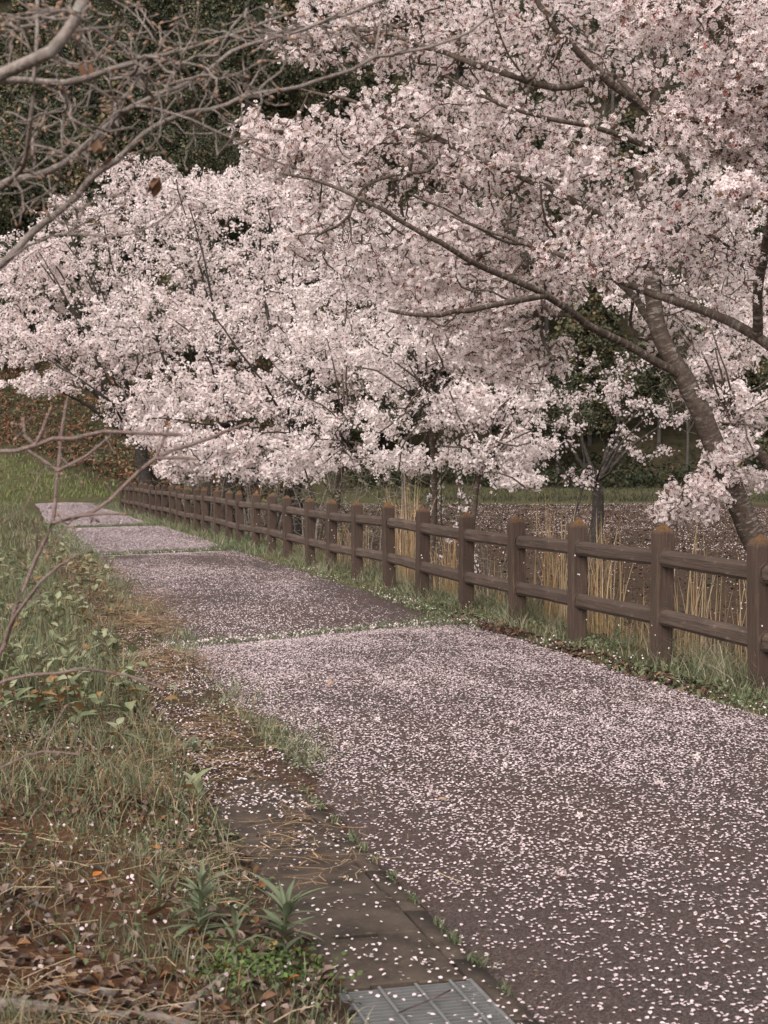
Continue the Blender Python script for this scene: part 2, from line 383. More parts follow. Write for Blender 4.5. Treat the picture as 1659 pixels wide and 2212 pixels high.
# a second short fence across the end of the path
b0 = W(303, 1068, 62.5); b0[2] = TZ(b0[0], b0[1])
f2 = thing('timber_fence', 'short far fence of round posts and one rail behind the end of the long fence', 'fence', b0)
def tube_mesh(name, pts, rad, k=7, mat_attr=False):
    pts = np.asarray(pts, float); n = len(pts); rad = np.broadcast_to(rad, (n,))
    d = norm(np.gradient(pts, axis=0)); a, b, _ = frames(d)
    th = np.arange(k)*2*math.pi/k
    V = pts[:, None] + rad[:, None, None]*(a[:, None]*np.cos(th)[None, :, None] + b[:, None]*np.sin(th)[None, :, None])
    i = np.arange(n - 1)[:, None]*k + np.arange(k)[None]; j = np.arange(n - 1)[:, None]*k + (np.arange(k)[None] + 1) % k
    F = np.stack([i, j, j + k, i + k], -1).reshape(-1, 4)
    ln = np.concatenate([[0], np.cumsum(np.linalg.norm(np.diff(pts, axis=0), axis=1))])
    bk = np.stack([np.broadcast_to(np.cos(th)*.05, (n, k)), np.broadcast_to(np.sin(th)*.05, (n, k)), np.repeat(ln[:, None], k, 1)], -1)
    V = V.reshape(-1, 3); F3 = []
    for e, base in ((0, 0), (n - 1, (n - 1)*k)):
        V = np.concatenate([V, pts[e][None]]); bk = np.concatenate([bk.reshape(-1, 3), [[0, 0, ln[e]]]])
        for q in range(k): F3.append((base + q, base + (q + 1) % k, len(V) - 1))
    return mesh_np(name, V, [F, np.array(F3)], {'bark': bk.reshape(-1, 3), 'tint': np.ones((len(V), 3))}, True)
pm2 = tube_mesh('post', [(0, 0, -.4), (0, 0, .5), (0, 0, 1.12)], .09, 9)
for q in range(3): link('post', pm2, M['old_bark'], f2, (q*2.3, .1*q, 0))
link('rail', tube_mesh('rail', [(-.3, .1, .86), (2, .18, .87), (5, .3, .86)], .07, 8), M['old_bark'], f2)

# ------------------------------------------------------------------ trees: skeletons
def smooth_line(P, step):
    P = np.asarray(P, float); seg = np.linalg.norm(np.diff(P, axis=0), axis=1); t = np.concatenate([[0], np.cumsum(seg)])
    n = max(3, int(t[-1]/step)); q = np.linspace(0, t[-1], n)
    m = np.gradient(P, t, axis=0) if len(P) > 2 else np.tile((P[1] - P[0])/t[-1], (2, 1))
    k = np.clip(np.searchsorted(t, q, 'right') - 1, 0, len(P) - 2); h = (t[k + 1] - t[k])[:, None]; s = ((q - t[k])[:, None])/h
    return (2*s**3 - 3*s**2 + 1)*P[k] + (s**3 - 2*s**2 + s)*h*m[k] + (-2*s**3 + 3*s**2)*P[k + 1] + (s**3 - s**2)*h*m[k + 1]
class Skel:
    def __init__(s, seed): s.r = np.random.default_rng(seed); s.p = []; s.par = []; s.mr = []; s.dir = []
    def limb(s, pts, r0, r1, step=.15, attach=True, wob=.0):
        pts = np.asarray(pts, float)
        par = -1
        if s.p and attach:
            A = np.array(s.p); par = int(np.argmin(np.linalg.norm(A - pts[0], axis=1)))
            pts = np.concatenate([A[par][None], pts]) if np.linalg.norm(A[par] - pts[0]) > step*.5 else np.concatenate([A[par][None], pts[1:]])
        L = smooth_line(pts, step); nzv = s.r.normal(size=(len(L) + 8, 3)); nzv = sum(nzv[q:q + len(L)] for q in range(9))/3; nzv[0] = 0; L = L + nzv*wob
        rr = np.linspace(r0, r1, len(L))
        for i, q in enumerate(L):
            if i == 0 and par >= 0: continue
            s.par.append(par); s.p.append(q); s.mr.append(rr[i]); par = len(s.p) - 1
            s.dir.append(norm(L[min(i + 1, len(L) - 1)] - L[i - 1]) if i else norm(L[1] - L[0]))
    def grow(s, att, step=.12, curve=.35, wob=.012, back=.5):
        att = np.asarray(att, float); N0 = len(s.p); cap = N0 + len(att)*40
        P = np.zeros((cap, 3)); Dv = np.zeros((cap, 3)); P[:N0] = s.p; Dv[:N0] = s.dir; n = N0
        par = list(s.par); mr = list(s.mr)
        dm = np.array([np.min(np.linalg.norm(P[:N0] - a, axis=1)) for a in att]); att = att[np.argsort(dm)]
        for a in att:
            v = a - P[:n]; L = np.sqrt((v*v).sum(1)) + 1e-6
            cs = (v*Dv[:n]).sum(1)/L
            c = L*(1 + back*(1 - cs)); q = int(np.argmin(c)); l = L[q]
            k = max(2, int(l/step))
            if n + k >= cap: break
            t = np.linspace(0, 1, k + 1)[1:, None]
            c1 = P[q] + norm(Dv[q])*l*curve + s.r.normal(size=3)*l*.1
            B = (1 - t)**2*P[q] + 2*t*(1 - t)*c1 + t*t*a + s.r.normal(size=(k, 3))*wob
            pr = q
            for i in range(k):
                P[n] = B[i]; Dv[n] = norm(B[i] - P[pr]); par.append(pr); mr.append(0); pr = n; n += 1
        s.p = list(P[:n]); s.dir = list(Dv[:n]); s.par = par; s.mr = mr
    def finish(s, tip=.0022, ex=.42):
        n = len(s.p); cnt = np.zeros(n); par = np.array(s.par); has = np.zeros(n, bool); has[par[par >= 0]] = True
        cnt[~has] = 1
        for i in range(n - 1, 0, -1):
            if par[i] >= 0: cnt[par[i]] += cnt[i]
        R = tip*cnt**ex; mr = np.array(s.mr); R = np.where(mr > 0, np.maximum(mr, R*.6), R)
        for i in range(n):                                   # never thicker than the parent
            if par[i] >= 0: R[i] = min(R[i], R[par[i]])
        s.P = np.array(s.p); s.D = np.array(s.dir); s.par_ = par; s.R = R; s.cnt = cnt; s.tip = ~has
        s.len = np.zeros(n)
        for i in range(n):
            if par[i] >= 0: s.len[i] = s.len[par[i]] + np.linalg.norm(s.P[i] - s.P[par[i]])
        best = {}
        for i in range(n):
            p = par[i]
            if p >= 0 and (p not in best or R[i] > R[best[p]]): best[p] = i
        s.main = np.zeros(n, bool)
        for i in best.values(): s.main[i] = True
    def tubes(s, name, sel, k, base):
        idx = np.where(sel & (s.par_ >= 0))[0]
        if not len(idx): return None
        pa = s.par_[idx]; D = s.P[idx] - s.P[pa]
        # ring at the node follows the mean of incoming and main outgoing direction
        nd = np.array(s.D)[idx]; a, b, _ = frames(nd, np.zeros(len(idx)))
        th = np.arange(k)*2*math.pi/k; cs, sn = np.cos(th)[None, :, None], np.sin(th)[None, :, None]
        V1 = s.P[idx][:, None] + s.R[idx][:, None, None]*(a[:, None]*cs + b[:, None]*sn)
        pos = -np.ones(len(s.P), int); pos[idx] = np.arange(len(idx))
        own = ~(s.main[idx] & (pos[pa] >= 0))
        ia = np.where(own)[0]; a0, b0, _ = frames(D[ia], np.zeros(len(ia)))
        r0 = np.where(s.main[idx[ia]], s.R[pa[ia]], s.R[idx[ia]]*1.15)
        V0 = s.P[pa[ia]][:, None] + r0[:, None, None]*(a0[:, None]*cs + b0[:, None]*sn)
        st = np.where(own, 0, pos[pa])*k; st[ia] = (len(idx) + np.arange(len(ia)))*k
        en = np.arange(len(idx))*k; q = np.arange(k); q2 = (q + 1) % k
        F = np.stack([st[:, None] + q, st[:, None] + q2, en[:, None] + q2, en[:, None] + q], -1).reshape(-1, 4)
        V = np.concatenate([V1.reshape(-1, 3), V0.reshape(-1, 3)])
        rr = np.concatenate([s.R[idx], r0]); ll = np.concatenate([s.len[idx], s.len[pa[ia]]])
        bk = np.stack([rr[:, None]*np.cos(th), rr[:, None]*np.sin(th), np.repeat(ll[:, None], k, 1)], -1).reshape(-1, 3)
        return mesh_np(name, V - base, [F], {'bark': bk}, True)
def blob_pts(s, blobs, dens=1.0):
    out = []
    for (x, y, d, rx, ry, rd, n) in blobs:
        n = int(n*dens); v = s.normal(size=(n, 3)); v = norm(v)*s.uniform(0, 1, (n, 1))**.4
        for q in v: out.append(W(x + q[0]*rx, y + q[2]*ry, d + q[1]*rd))
    return np.array(out)

# blossom template: five cupped petals, a red eye, a calyx and stalk
def flower_tpl(npet=5):
    V = [(0, 0, 0)]; F4 = []; T = [0]
    for q in range(npet):
        a = q*2*math.pi/npet; h = math.pi/npet*.92
        n0 = len(V)
        V += [(.62*math.cos(a - h*.8), .62*math.sin(a - h*.8), .16), (1.0*math.cos(a), 1.0*math.sin(a), .30), (.62*math.cos(a + h*.8), .62*math.sin(a + h*.8), .16)]
        T += [1, 1, 1]; F4.append((0, n0, n0 + 1, n0 + 2))
    n0 = len(V); e = .17
    F3 = []
    V += [(e, 0, .09), (-e*.5, e*.87, .09), (-e*.5, -e*.87, .09)]; T += [2]*3; F3.append((n0, n0 + 1, n0 + 2))
    n0 = len(V); V += [(.13, 0, -.03), (-.1, .1, -.03), (-.35, -.1, -1.5)]; T += [3]*3; F3.append((n0, n0 + 1, n0 + 2))
    n0 = len(V); V += [(.2, .0, -.06), (-.1, .2, -.25), (-.12, -.2, -.2)]; T += [3]*3; F3.append((n0, n0 + 1, n0 + 2))
    return np.array(V), np.array(F4), np.array(F3), np.array(T)
FT = flower_tpl()
def wedge_tpl():
    V = [(0, 0, 0)]; T = [0]; F3 = []
    for q in range(5):
        a = q*2*math.pi/5; V += [(.95*math.cos(a - .42), .95*math.sin(a - .42), .24), (.95*math.cos(a + .42), .95*math.sin(a + .42), .24)]; T += [1, 1]; F3.append((0, 2*q + 1, 2*q + 2))
    n0 = len(V); V += [(.17, 0, .07), (-.09, .15, .07), (-.09, -.15, .07)]; T += [2]*3; F3.append((n0, n0 + 1, n0 + 2))
    n0 = len(V); V += [(.19, 0, -.04), (-.12, .17, -.05), (-.38, -.12, -1.4)]; T += [3]*3; F3.append((n0, n0 + 1, n0 + 2))
    return np.array(V), np.zeros((0, 4), int), np.array(F3), np.array(T)
FW = wedge_tpl()
def blossoms(name, pos, nrm, size, base, r, pink=.0, lod=0, red=1.0):
    n = len(pos)
    if lod == 0:
        Vt, F4, F3, T = FT
    elif lod == .5:
        Vt, F4, F3, T = FW
    else:
        Vt = np.array([(0, 0, 0), (.9, -.45, .25), (1.0, .5, .3), (.2, .85, .1), (-.9, .5, .2), (-.8, -.5, .25), (.1, -.95, .25)]); F4 = np.array([(0, 1, 2, 3), (0, 3, 4, 5)]); F3 = np.array([(0, 5, 6)]); T = np.array([0, 1, 1, 1, 1, 1, 1])
    V = stamp(Vt, pos, nrm, size*r.uniform(.8, 1.15, n), r.uniform(0, 6.28, n))
    k = len(Vt); T = np.tile(T, n).reshape(n, k)
    br = r.uniform(.9, 1.0, (n, 1)); pk = np.clip(r.normal(pink, .1, (n, 1)), 0, 1)
    petal = np.concatenate([.89*br, (.85 - .15*pk)*br, (.825 - .13*pk)*br], 1)
    heart = petal*np.array([.98, .90, .90])
    red_ = np.array([.42, .10, .12])*r.uniform(.6, 1.2, (n, 1)); cal = np.concatenate([r.uniform(.16, .34, (n, 1)), r.uniform(.06, .13, (n, 1)), r.uniform(.05, .08, (n, 1))], 1)
    cols = np.stack([heart, petal, red_*red + petal*(1 - red), cal], 1)
    tint = cols[np.arange(n)[:, None], T].reshape(-1, 3)
    return mesh_np(name, V - base, ([rep(F4, n, k)] if len(F4) else []) + ([rep(F3, n, k)] if len(F3) else []), {'tint': tint})
LT = np.array([(0, 0, 0), (.32, .45, .1), (0, 1.0, .0), (-.32, .45, .1)])
def leaflets(name, pos, nrm, size, base, r, cols):
    n = len(pos); V = stamp(LT, pos, nrm, size*r.uniform(.6, 1.2, n), r.uniform(0, 6.28, n))
    cols = np.array(cols); c = cols[r.integers(0, len(cols), n)]*r.uniform(.7, 1.2, (n, 1))
    return mesh_np(name, V - base, [rep([(0, 1, 2, 3)], n, 4)], {'tint': np.repeat(c, 4, 0)})

DENS = 1.9
def cherry(seed, label, base, limbs, blobs, d_ref, fl=.0175, per=5, spacing=1.0, lod=0, pink=.25, step=.12, dens=1.0, bark='cherry_bark', tip=.0022, keep=.95, leaf=.35, thick=.012, red=1.0, rmax=.012):
    s = Skel(seed); r = s.r
    for (pts, r0, r1) in limbs: s.limb(pts, r0, r1, step=step*1.2, wob=step*.16)
    s.grow(blob_pts(r, blobs, dens*DENS), step=step, wob=step*.1); s.finish(tip=tip)
    base = np.asarray(base, float)
    t = thing('cherry_tree', label, 'cherry tree', base)
    th = s.R > thick
    m = s.tubes('trunk', th, 9 if d_ref < 20 else 6, base)
    if m: link('trunk', m, M[bark], t)
    m = s.tubes('branches', ~th, 4 if d_ref < 20 else 3, base)
    if m: link('branches', m, M[bark], t, kind='stuff')
    # flowers sit on thin wood
    ok = np.where((s.R < rmax) & (s.par_ >= 0))[0]
    pr = np.where(s.tip[ok], 1.0, keep*spacing)
    # bare patches
    q = s.P[ok]; cl = np.sin(q[:, 0]*2.1 + seed) + np.sin(q[:, 2]*2.7 + q[:, 1]*1.7) + np.sin(q[:, 0]*4.3 - q[:, 2]*3.9)
    pr = pr*np.where(cl < -1.5, .35, 1)
    ok = ok[r.uniform(size=len(ok)) < pr]
    np_ = r.poisson(per*1.25, len(ok)) + 1
    src = np.repeat(ok, np_); n = len(src)
    out = rdir(n, r); out[:, 2] += .25; out -= .6*(out*s.D[src]).sum(1, keepdims=True)*s.D[src]; out = norm(out)
    ofs = r.uniform(.9, 2.6, (n, 1))*fl
    pos = s.P[src] + out*ofs + s.D[src]*r.uniform(-.5, .5, (n, 1))*step
    nr = norm(out + .45*rdir(n, r))
    link('blossoms', blossoms('blossoms', pos, nr, np.full(n, fl), base, r, pink, lod, red), M['petal'], t, kind='stuff')
    if leaf:
        nl = int(len(ok)*leaf*2); src = r.choice(ok, nl)
        pos = s.P[src] + rdir(nl, r)*fl*.8
        link('young_leaves', leaflets('young_leaves', pos, norm(s.D[src] + .9*rdir(nl, r)), np.full(nl, fl*1.7), base, r, [(.19, .15, .07), (.26, .1, .06), (.34, .09, .07), (.2, .12, .07)]), M['leaf'], t, kind='stuff')
    return t, n
def WL(*p): return [W(*q) for q in p]
def gb(x, d): # base on the ground below a seen column at depth d
    q = W(x, 1000, d); q[2] = TZ(q[0], q[1]) - .05; return q
stats = []
# --- main leaning tree by the nearest fence posts
b1 = gb(1700, 13.0)
limbs = [
 ([b1] + WL((1665, 1260, 13), (1620, 1160, 13), (1545, 980, 12.9), (1475, 830, 12.8), (1425, 730, 12.8), (1405, 620, 12.8), (1400, 500, 12.9), (1378, 390, 12.9), (1408, 260, 13), (1420, 120, 13.2), (1400, -60, 13.4)), .135, .02),
 (WL((1475, 830, 12.8), (1400, 775, 12.6), (1330, 735, 12.4), (1240, 685, 12.0), (1160, 625, 11.6), (1060, 580, 11.3), (980, 535, 11.0), (880, 480, 10.8), (790, 430, 10.7), (700, 395, 10.9), (600, 370, 11.3)), .04, .0085),
 (WL((1180, 640, 11.7), (1110, 650, 11.4), (1010, 668, 11.2), (900, 682, 11.0), (835, 672, 11.0)), .028, .013),
 (WL((1425, 730, 12.8), (1360, 640, 13.2), (1290, 560, 13.5), (1230, 430, 13.8), (1100, 330, 14)), .036, .012),
 (WL((1405, 560, 12.8), (1300, 470, 12.4), (1190, 410, 12.1), (1050, 350, 12.0), (900, 280, 12.0), (760, 215, 12.2), (650, 190, 12.3)), .04, .01),
 (WL((1400, 260, 13), (1350, 205, 12.6), (1255, 110, 12.3), (1180, 30, 12.1), (1130, -60, 12.1)), .04, .02),
 (WL((1405, 480, 12.8), (1480, 400, 12.4), (1440, 300, 12.2), (1380, 230, 12.1), (1330, 175, 12.1)), .03, .02),
 (WL((1227, 550, 12.3), (1205, 510, 11.6), (1190, 460, 11.2), (1180, 390, 11.1)), .014, .0078),
 (WL((1200, 555, 12.3), (1150, 540, 11.6), (1070, 515, 11.2), (1000, 480, 11), (945, 445, 10.9), (880, 420, 10.9)), .018, .008),
 (WL((1145, 185, 12.1), (1100, 120, 11.9), (1075, 50, 11.8), (1060, -20, 11.8)), .016, .007),
 (WL((1330, 170, 12.6), (1200, 190, 12.3), (1080, 150, 12.1), (960, 110, 12.2), (820, 70, 12.5), (700, 60, 12.8), (590, 50, 13)), .035, .008),
 (WL((1410, 300, 13), (1260, 272, 12.2), (1150, 245, 11.9), (1045, 205, 11.8), (960, 160, 11.8)), .03, .01),
 (WL((1545, 980, 12.9), (1500, 1030, 12.6), (1480, 1080, 12.4), (1450, 1100, 12.3)), .014, .006),
]
SH = .4
blobs = [(1150, 90, 13, 430, 190, 1.5, 330), (800, 60, 12.7, 240, 110, .9, 150), (900, 310, 12, 330, 130, 1.2, 230), (620, 330, 12, 120, 70, .5, 50), (560, 270, 12.2, 60, 40, .4, 16),
 (1250, 420, 12.6, 330, 190, 1.5, 260), (850, 520, 12, 260, 120, .9, 170), (1050, 640, 12.1, 230, 100, .9, 150), (1120, 770, 12.3, 130, 70, .5, 60),
 (1495, 1080, 12.2, 85, 50, .3, 34), (1440, 1110, 12.2, 35, 22, .2, 9), (1560, 1020, 12.3, 50, 50, .3, 14), (1500, 860, 12.6, 60, 40, .3, 10), (1500, 600, 13.4, 160, 200, 1.2, 110), (1420, -40, 13, 330, 90, 1.2, 80)]
blobs = [(x, y, d + SH*(d > 11.5), rx, ry, rd, n) for (x, y, d, rx, ry, rd, n) in blobs]
stats.append(cherry(11, 'large leaning cherry tree in bloom behind the nearest fence posts', b1, limbs, blobs, 12, fl=.0195, per=5.2, step=.1, pink=.06, leaf=.65, dens=1.45, rmax=.0075, lod=.5, tip=.003)[1])
# --- tree just outside the frame on the right whose boughs hang in
b2 = gb(1990, 9.5)
limbs = [
 ([b2] + WL((1960, 1150, 9.6), (1880, 950, 9.7), (1760, 820, 9.8), (1659, 745, 9.9), (1590, 702, 10), (1500, 665, 10.1), (1380, 622, 10.2), (1290, 585, 10.3), (1200, 545, 10.4), (1100, 512, 10.5), (980, 470, 10.6)), .07, .009),
 (WL((1640, 735, 9.9), (1636, 640, 9.7), (1650, 560, 9.5), (1670, 470, 9.2), (1680, 330, 8.8), (1640, 180, 8.4), (1560, 60, 8.2), (1480, -20, 8.1)), .035, .015),
 (WL((1640, 600, 9.7), (1560, 530, 9.3), (1480, 480, 9.1), (1420, 470, 9.0)), .016, .006),
 (WL((1680, 330, 8.8), (1590, 290, 8.3), (1500, 260, 8.1), (1420, 240, 8.0)), .016, .006),
 (WL((1670, 470, 9.2), (1660, 440, 7.2), (1625, 425, 6.2), (1590, 415, 5.8)), .012, .005),
]
blobs = [(1590, 110, 8.2, 130, 150, .5, 110), (1420, 30, 8.2, 110, 70, .4, 36), (1510, 270, 8.2, 120, 80, .35, 55), (1620, 300, 8.5, 60, 110, .4, 36), (1590, 412, 5.9, 55, 30, .1, 9), (1480, 500, 9.2, 140, 70, .5, 40), (1600, 560, 9.4, 80, 110, .5, 30), (1300, 560, 10.3, 170, 60, .5, 45)]
stats.append(cherry(12, 'cherry tree at the right edge, its close pink boughs hanging into view', b2, limbs, blobs, 9, fl=.0175, per=5, step=.08, pink=.12, leaf=.9, dens=1.5, rmax=.0075, tip=.0028)[1])
# --- further trees: (label, base x, depth, height of fork px, blobs...)
def far_tree(seed, label, x, d, fork, lean, blobs, r0, extra=3, push=0.0, twl=12, **kw):
    d += push; blobs = [(q[0], q[1], q[2] + push, *q[3:]) for q in blobs]
    b = gb(x, d); fx, fy = fork
    fy = fy + 60
    limbs = [([b] + WL((x + (fx - x)*.4 + lean, (1080 + fy)/2 + 20, d), (fx, fy, d)), r0, r0*.75)]
    rr = np.random.default_rng(seed)
    bl = sorted(blobs, key=lambda q: -q[6])
    for q in range(extra):
        a = rr.uniform(-1, 1); limbs.append(([b + [rr.normal()*.3, rr.normal()*.3, 0.1]] + WL((x + a*70 + rr.normal()*15, 985 + rr.normal()*20, d + rr.uniform(-.3, .6)), (x + a*130, 880 + rr.normal()*30, d + rr.uniform(-.5, 1))), r0*.32, r0*.1))
    for (bx, by, bd, rx, ry, rd, n) in bl[:9]:
        mid = W((fx + bx)/2 + rr.normal()*20, (fy*.45 + by*.55) + rr.normal()*10 + 12, (d + bd)/2)
        limbs.append(([W(fx, fy, d), mid, W(bx, by, bd)], r0*.4, r0*.1))
    for q in range(twl):
        (bx, by, bd, rx, ry, rd, n) = bl[int(rr.integers(min(7, len(bl))))]
        ex, ey = bx + rr.uniform(-.9, .9)*rx, by + rr.uniform(-1.0, .5)*ry; f = rr.uniform(.25, .6)
        sx_, sy_ = fx + (ex - fx)*f*.8 + rr.normal()*12, fy + (ey - fy)*f + rr.normal()*10
        dz = -rd*rr.uniform(.5, 1.05)
        limbs.append(([W(fx, fy, d), W((fx + sx_)/2, (fy + sy_)/2 + 8, d + dz*.5), W(sx_, sy_, bd + dz), W((sx_*.45 + ex*.55) + rr.normal()*8, (sy_*.45 + ey*.55) + rr.normal()*8, bd + dz*1.1), W(ex, ey, bd + dz)], max(r0*.2, kw.get('rmax', .012)*1.6), kw.get('rmax', .012)*1.02))
    stats.append(cherry(seed, label, b, limbs, blobs, d, **kw)[1])
far_tree(21, 'grey trunked cherry tree behind the large leaning one at the right edge', 1735, 22, (1580, 860), 0,
 [(1600, 700, 22, 120, 110, 1.2, 90), (1540, 790, 22, 90, 40, .6, 30), (1600, 880, 21.5, 80, 60, .7, 50), (1580, 960, 21, 75, 36, .5, 34), (1630, 1040, 21.5, 50, 30, .4, 20), (1620, 500, 23, 120, 140, 1.2, 70), (1400, 640, 23, 120, 60, .8, 40)],
 .11, fl=.024, per=5, step=.14, pink=.12, lod=1, dens=1.6, tip=.003, thick=.02)
far_tree(22, 'dark trunked cherry tree with low open boughs in front of the dark wood', 1287, 30, (1285, 985), 4,
 [(1245, 862, 30, 100, 26, 1.6, 22), (1325, 838, 30, 50, 40, .9, 16), (1215, 915, 29.5, 70, 24, 1.2, 14), (1385, 880, 30, 70, 26, 1.2, 14), (1450, 905, 30, 60, 22, 1.2, 9), (1340, 950, 29.5, 60, 26, 1, 10), (1180, 975, 29, 80, 30, 1.2, 18), (1250, 1030, 29, 55, 24, .8, 10), (1420, 975, 29.5, 60, 18, .9, 7), (1290, 790, 31, 170, 36, 1.4, 18)],
 .15, fl=.028, per=5, step=.2, pink=.02, lod=.5, tip=.004, thick=.03, bark='old_bark', dens=.9, leaf=.15, twl=2, extra=1)
far_tree(23, 'slim striped cherry tree with white flowers behind the middle fence posts', 935, 18.5, (925, 800), 4,
 [(930, 640, 18.5, 120, 110, 1, 120), (860, 760, 18, 110, 90, .8, 90), (1000, 760, 18.5, 110, 90, .8, 100), (930, 880, 18, 150, 60, .8, 70), (830, 930, 17.5, 70, 70, .5, 24), (880, 1000, 17.5, 70, 35, .5, 16), (950, 500, 19, 140, 80, .9, 60)],
 .055, fl=.022, per=6, step=.12, pink=.0, lod=1, tip=.0028, thick=.015, dens=1.45, push=3.0)
far_tree(24, 'forked young cherry tree leaning right with low white sprays above the rail', 1003, 17.5, (1045, 930), 10,
 [(1060, 985, 17.3, 130, 40, .7, 70), (1130, 960, 17.5, 60, 70, .6, 36), (1080, 870, 18, 120, 60, .8, 70), (1010, 880, 17.5, 80, 60, .6, 40), (1150, 830, 18.5, 60, 50, .6, 26), (1120, 1040, 17, 70, 20, .4, 22)],
 .05, fl=.022, per=6, step=.12, pink=.0, lod=1, tip=.0028, thick=.015, dens=1.25, push=3.0)
far_tree(25, 'twiggy cherry tree with pale bare stems behind the fence centre', 735, 25, (745, 900), -6,
 [(760, 640, 26, 150, 110, 1.6, 110), (700, 760, 25, 140, 80, 1.2, 80), (800, 820, 25, 110, 60, 1, 46), (720, 900, 24.5, 110, 50, 1, 30), (780, 520, 27, 150, 70, 1.2, 60), (650, 960, 24, 80, 40, .7, 16), (830, 1000, 24, 60, 40, .6, 16), (720, 1000, 24, 90, 40, .7, 18), (620, 1000, 24.5, 60, 35, .7, 14)],
 .09, fl=.026, per=7, step=.17, lod=1, pink=.06, dens=1.7, push=3.0, tip=.0035, thick=.022)
far_tree(26, 'spreading cherry tree with a dark trunk left of the twiggy one', 637, 35, (640, 880), 0,
 [(640, 560, 36, 170, 130, 2.4, 130), (600, 720, 35, 190, 90, 2, 110), (700, 430, 37, 150, 70, 1.6, 80), (560, 860, 34, 170, 60, 1.6, 80), (480, 960, 33.5, 130, 35, 1.2, 46), (560, 430, 37, 120, 60, 1.6, 60), (600, 960, 34, 100, 40, 1.2, 30), (540, 1010, 33.5, 110, 35, 1, 30), (690, 1000, 33, 60, 45, 1, 22), (620, 1030, 33, 80, 20, 1, 14)],
 .2, fl=.033, per=7.5, step=.22, pink=.12, tip=.0065, lod=1, dens=1.5, thick=.035, bark='old_bark', leaf=.6, rmax=.019)
far_tree(27, 'broad cherry tree standing between the dark trunks beyond the fence', 507, 43, (500, 850), -4,
 [(430, 560, 44, 190, 120, 3, 140), (330, 690, 43, 160, 80, 2.4, 110), (500, 700, 42, 160, 90, 2.4, 100), (400, 440, 45, 130, 60, 2, 80), (500, 400, 46, 110, 50, 1.8, 50), (420, 840, 41, 150, 60, 2, 80), (360, 930, 40, 90, 40, 1.4, 40), (440, 985, 40, 100, 40, 1.2, 40), (390, 1020, 40, 70, 20, 1, 16)],
 .24, fl=.039, per=7.5, step=.27, pink=.12, tip=.0075, lod=1, dens=1.5, thick=.04, bark='old_bark', leaf=.6, rmax=.022)
far_tree(28, 'farthest cherry tree with a leaning black trunk at the end of the fence', 352, 54, (305, 900), -18,
 [(170, 620, 55, 170, 110, 3, 150), (230, 480, 57, 170, 75, 2.6, 120), (80, 740, 53, 130, 60, 2.4, 90), (240, 760, 53, 160, 70, 2.4, 110), (60, 560, 55, 110, 60, 2.4, 60), (300, 385, 58, 110, 45, 2, 60), (110, 830, 52, 110, 25, 1.6, 40), (300, 880, 52, 110, 50, 2, 60), (20, 660, 54, 60, 80, 2, 40), (330, 950, 51, 60, 35, 1.4, 24)],
 .3, fl=.046, per=7.5, step=.3, pink=.16, tip=.009, lod=1, dens=1.5, thick=.05, bark='old_bark', leaf=.6, rmax=.026)
print('flowers', stats, sum(stats))

# ------------------------------------------------------------------ wooded hillside
def evergreen(seed, kind):
    r = np.random.default_rng(seed); H = 13.0
    s = Skel(seed); s.limb([(0, 0, -.5), (.1, 0, H*.45), (0, .1, H*.93)], .24, .03, step=.5)
    att = []
    if kind == 0:   # feathery conifer
        for q in range(260):
            z = r.uniform(.1, .98)*H; R = (1 - z/H)**.75*3.4*r.uniform(.5, 1); a = r.uniform(0, 6.28); att.append((R*math.cos(a), R*math.sin(a), z - .12*R))
    else:           # rounded broadleaf
        ce = [(r.uniform(-2, 2), r.uniform(-2, 2), r.uniform(.35, .85)*H, r.uniform(1.4, 2.4)) for _ in range(11)]
        for q in range(300):
            c = ce[q % 11]; v = rdir(1, r)[0]*c[3]*r.uniform(.6, 1); att.append((c[0] + v[0], c[1] + v[1], c[2] + v[2]*.8))
    s.grow(att, step=.45, wob=.04); s.finish(tip=.012)
    tr = s.tubes('trunk', s.R > .02, 5, 0)
    ok = np.where((s.R < .06) & (s.par_ >= 0))[0]; n = 12000
    src = r.choice(ok, n); off = rdir(n, r)*(r.uniform(0, 1, (n, 1))**.6)*(.5 if kind == 0 else .7)
    pos = s.P[src] + off
    nr = norm(rdir(n, r) + np.array([0, 0, .7]))
    V = stamp(LT*np.array([1.3, 1, 1]), pos, nr, (r.uniform(.14, .29, n) if kind else r.uniform(.16, .36, n)), r.uniform(0, 6.28, n))
    base = 1.3*np.array([(.06, .066, .046), (.085, .092, .05), (.045, .054, .032), (.11, .1, .055)]) if kind else 1.35*np.array([(.085, .09, .054), (.11, .108, .058), (.06, .066, .04), (.15, .115, .062)])
    cl = base[(np.abs(np.sin(src*12.9898)*43758.5) % 1*4).astype(int)]*r.uniform(.6, 1.2, (n, 1))
    cr = mesh_np('crown', V, [rep([(0, 1, 2, 3)], n, 4)], {'tint': np.repeat(cl, 4, 0)})
    return tr, cr
def bare_far(seed):
    r = np.random.default_rng(seed); s = Skel(seed); H = 11
    s.limb([(0, 0, -.5), (.2, 0, H*.3), (.1, .2, H*.6)], .16, .06, step=.4)
    ce = rdir(260, r)*np.array([3, 3, 4])*r.uniform(.5, 1, (260, 1)) + [0, 0, H*.65]; s.grow(ce, step=.3, wob=.03); s.finish(tip=.012)
    return s.tubes('trunk', s.R > .035, 5, 0), s.tubes('crown', s.R <= .035, 3, 0)
kinds = [evergreen(101, 0), evergreen(102, 0), evergreen(103, 1), evergreen(104, 1), bare_far(105)]
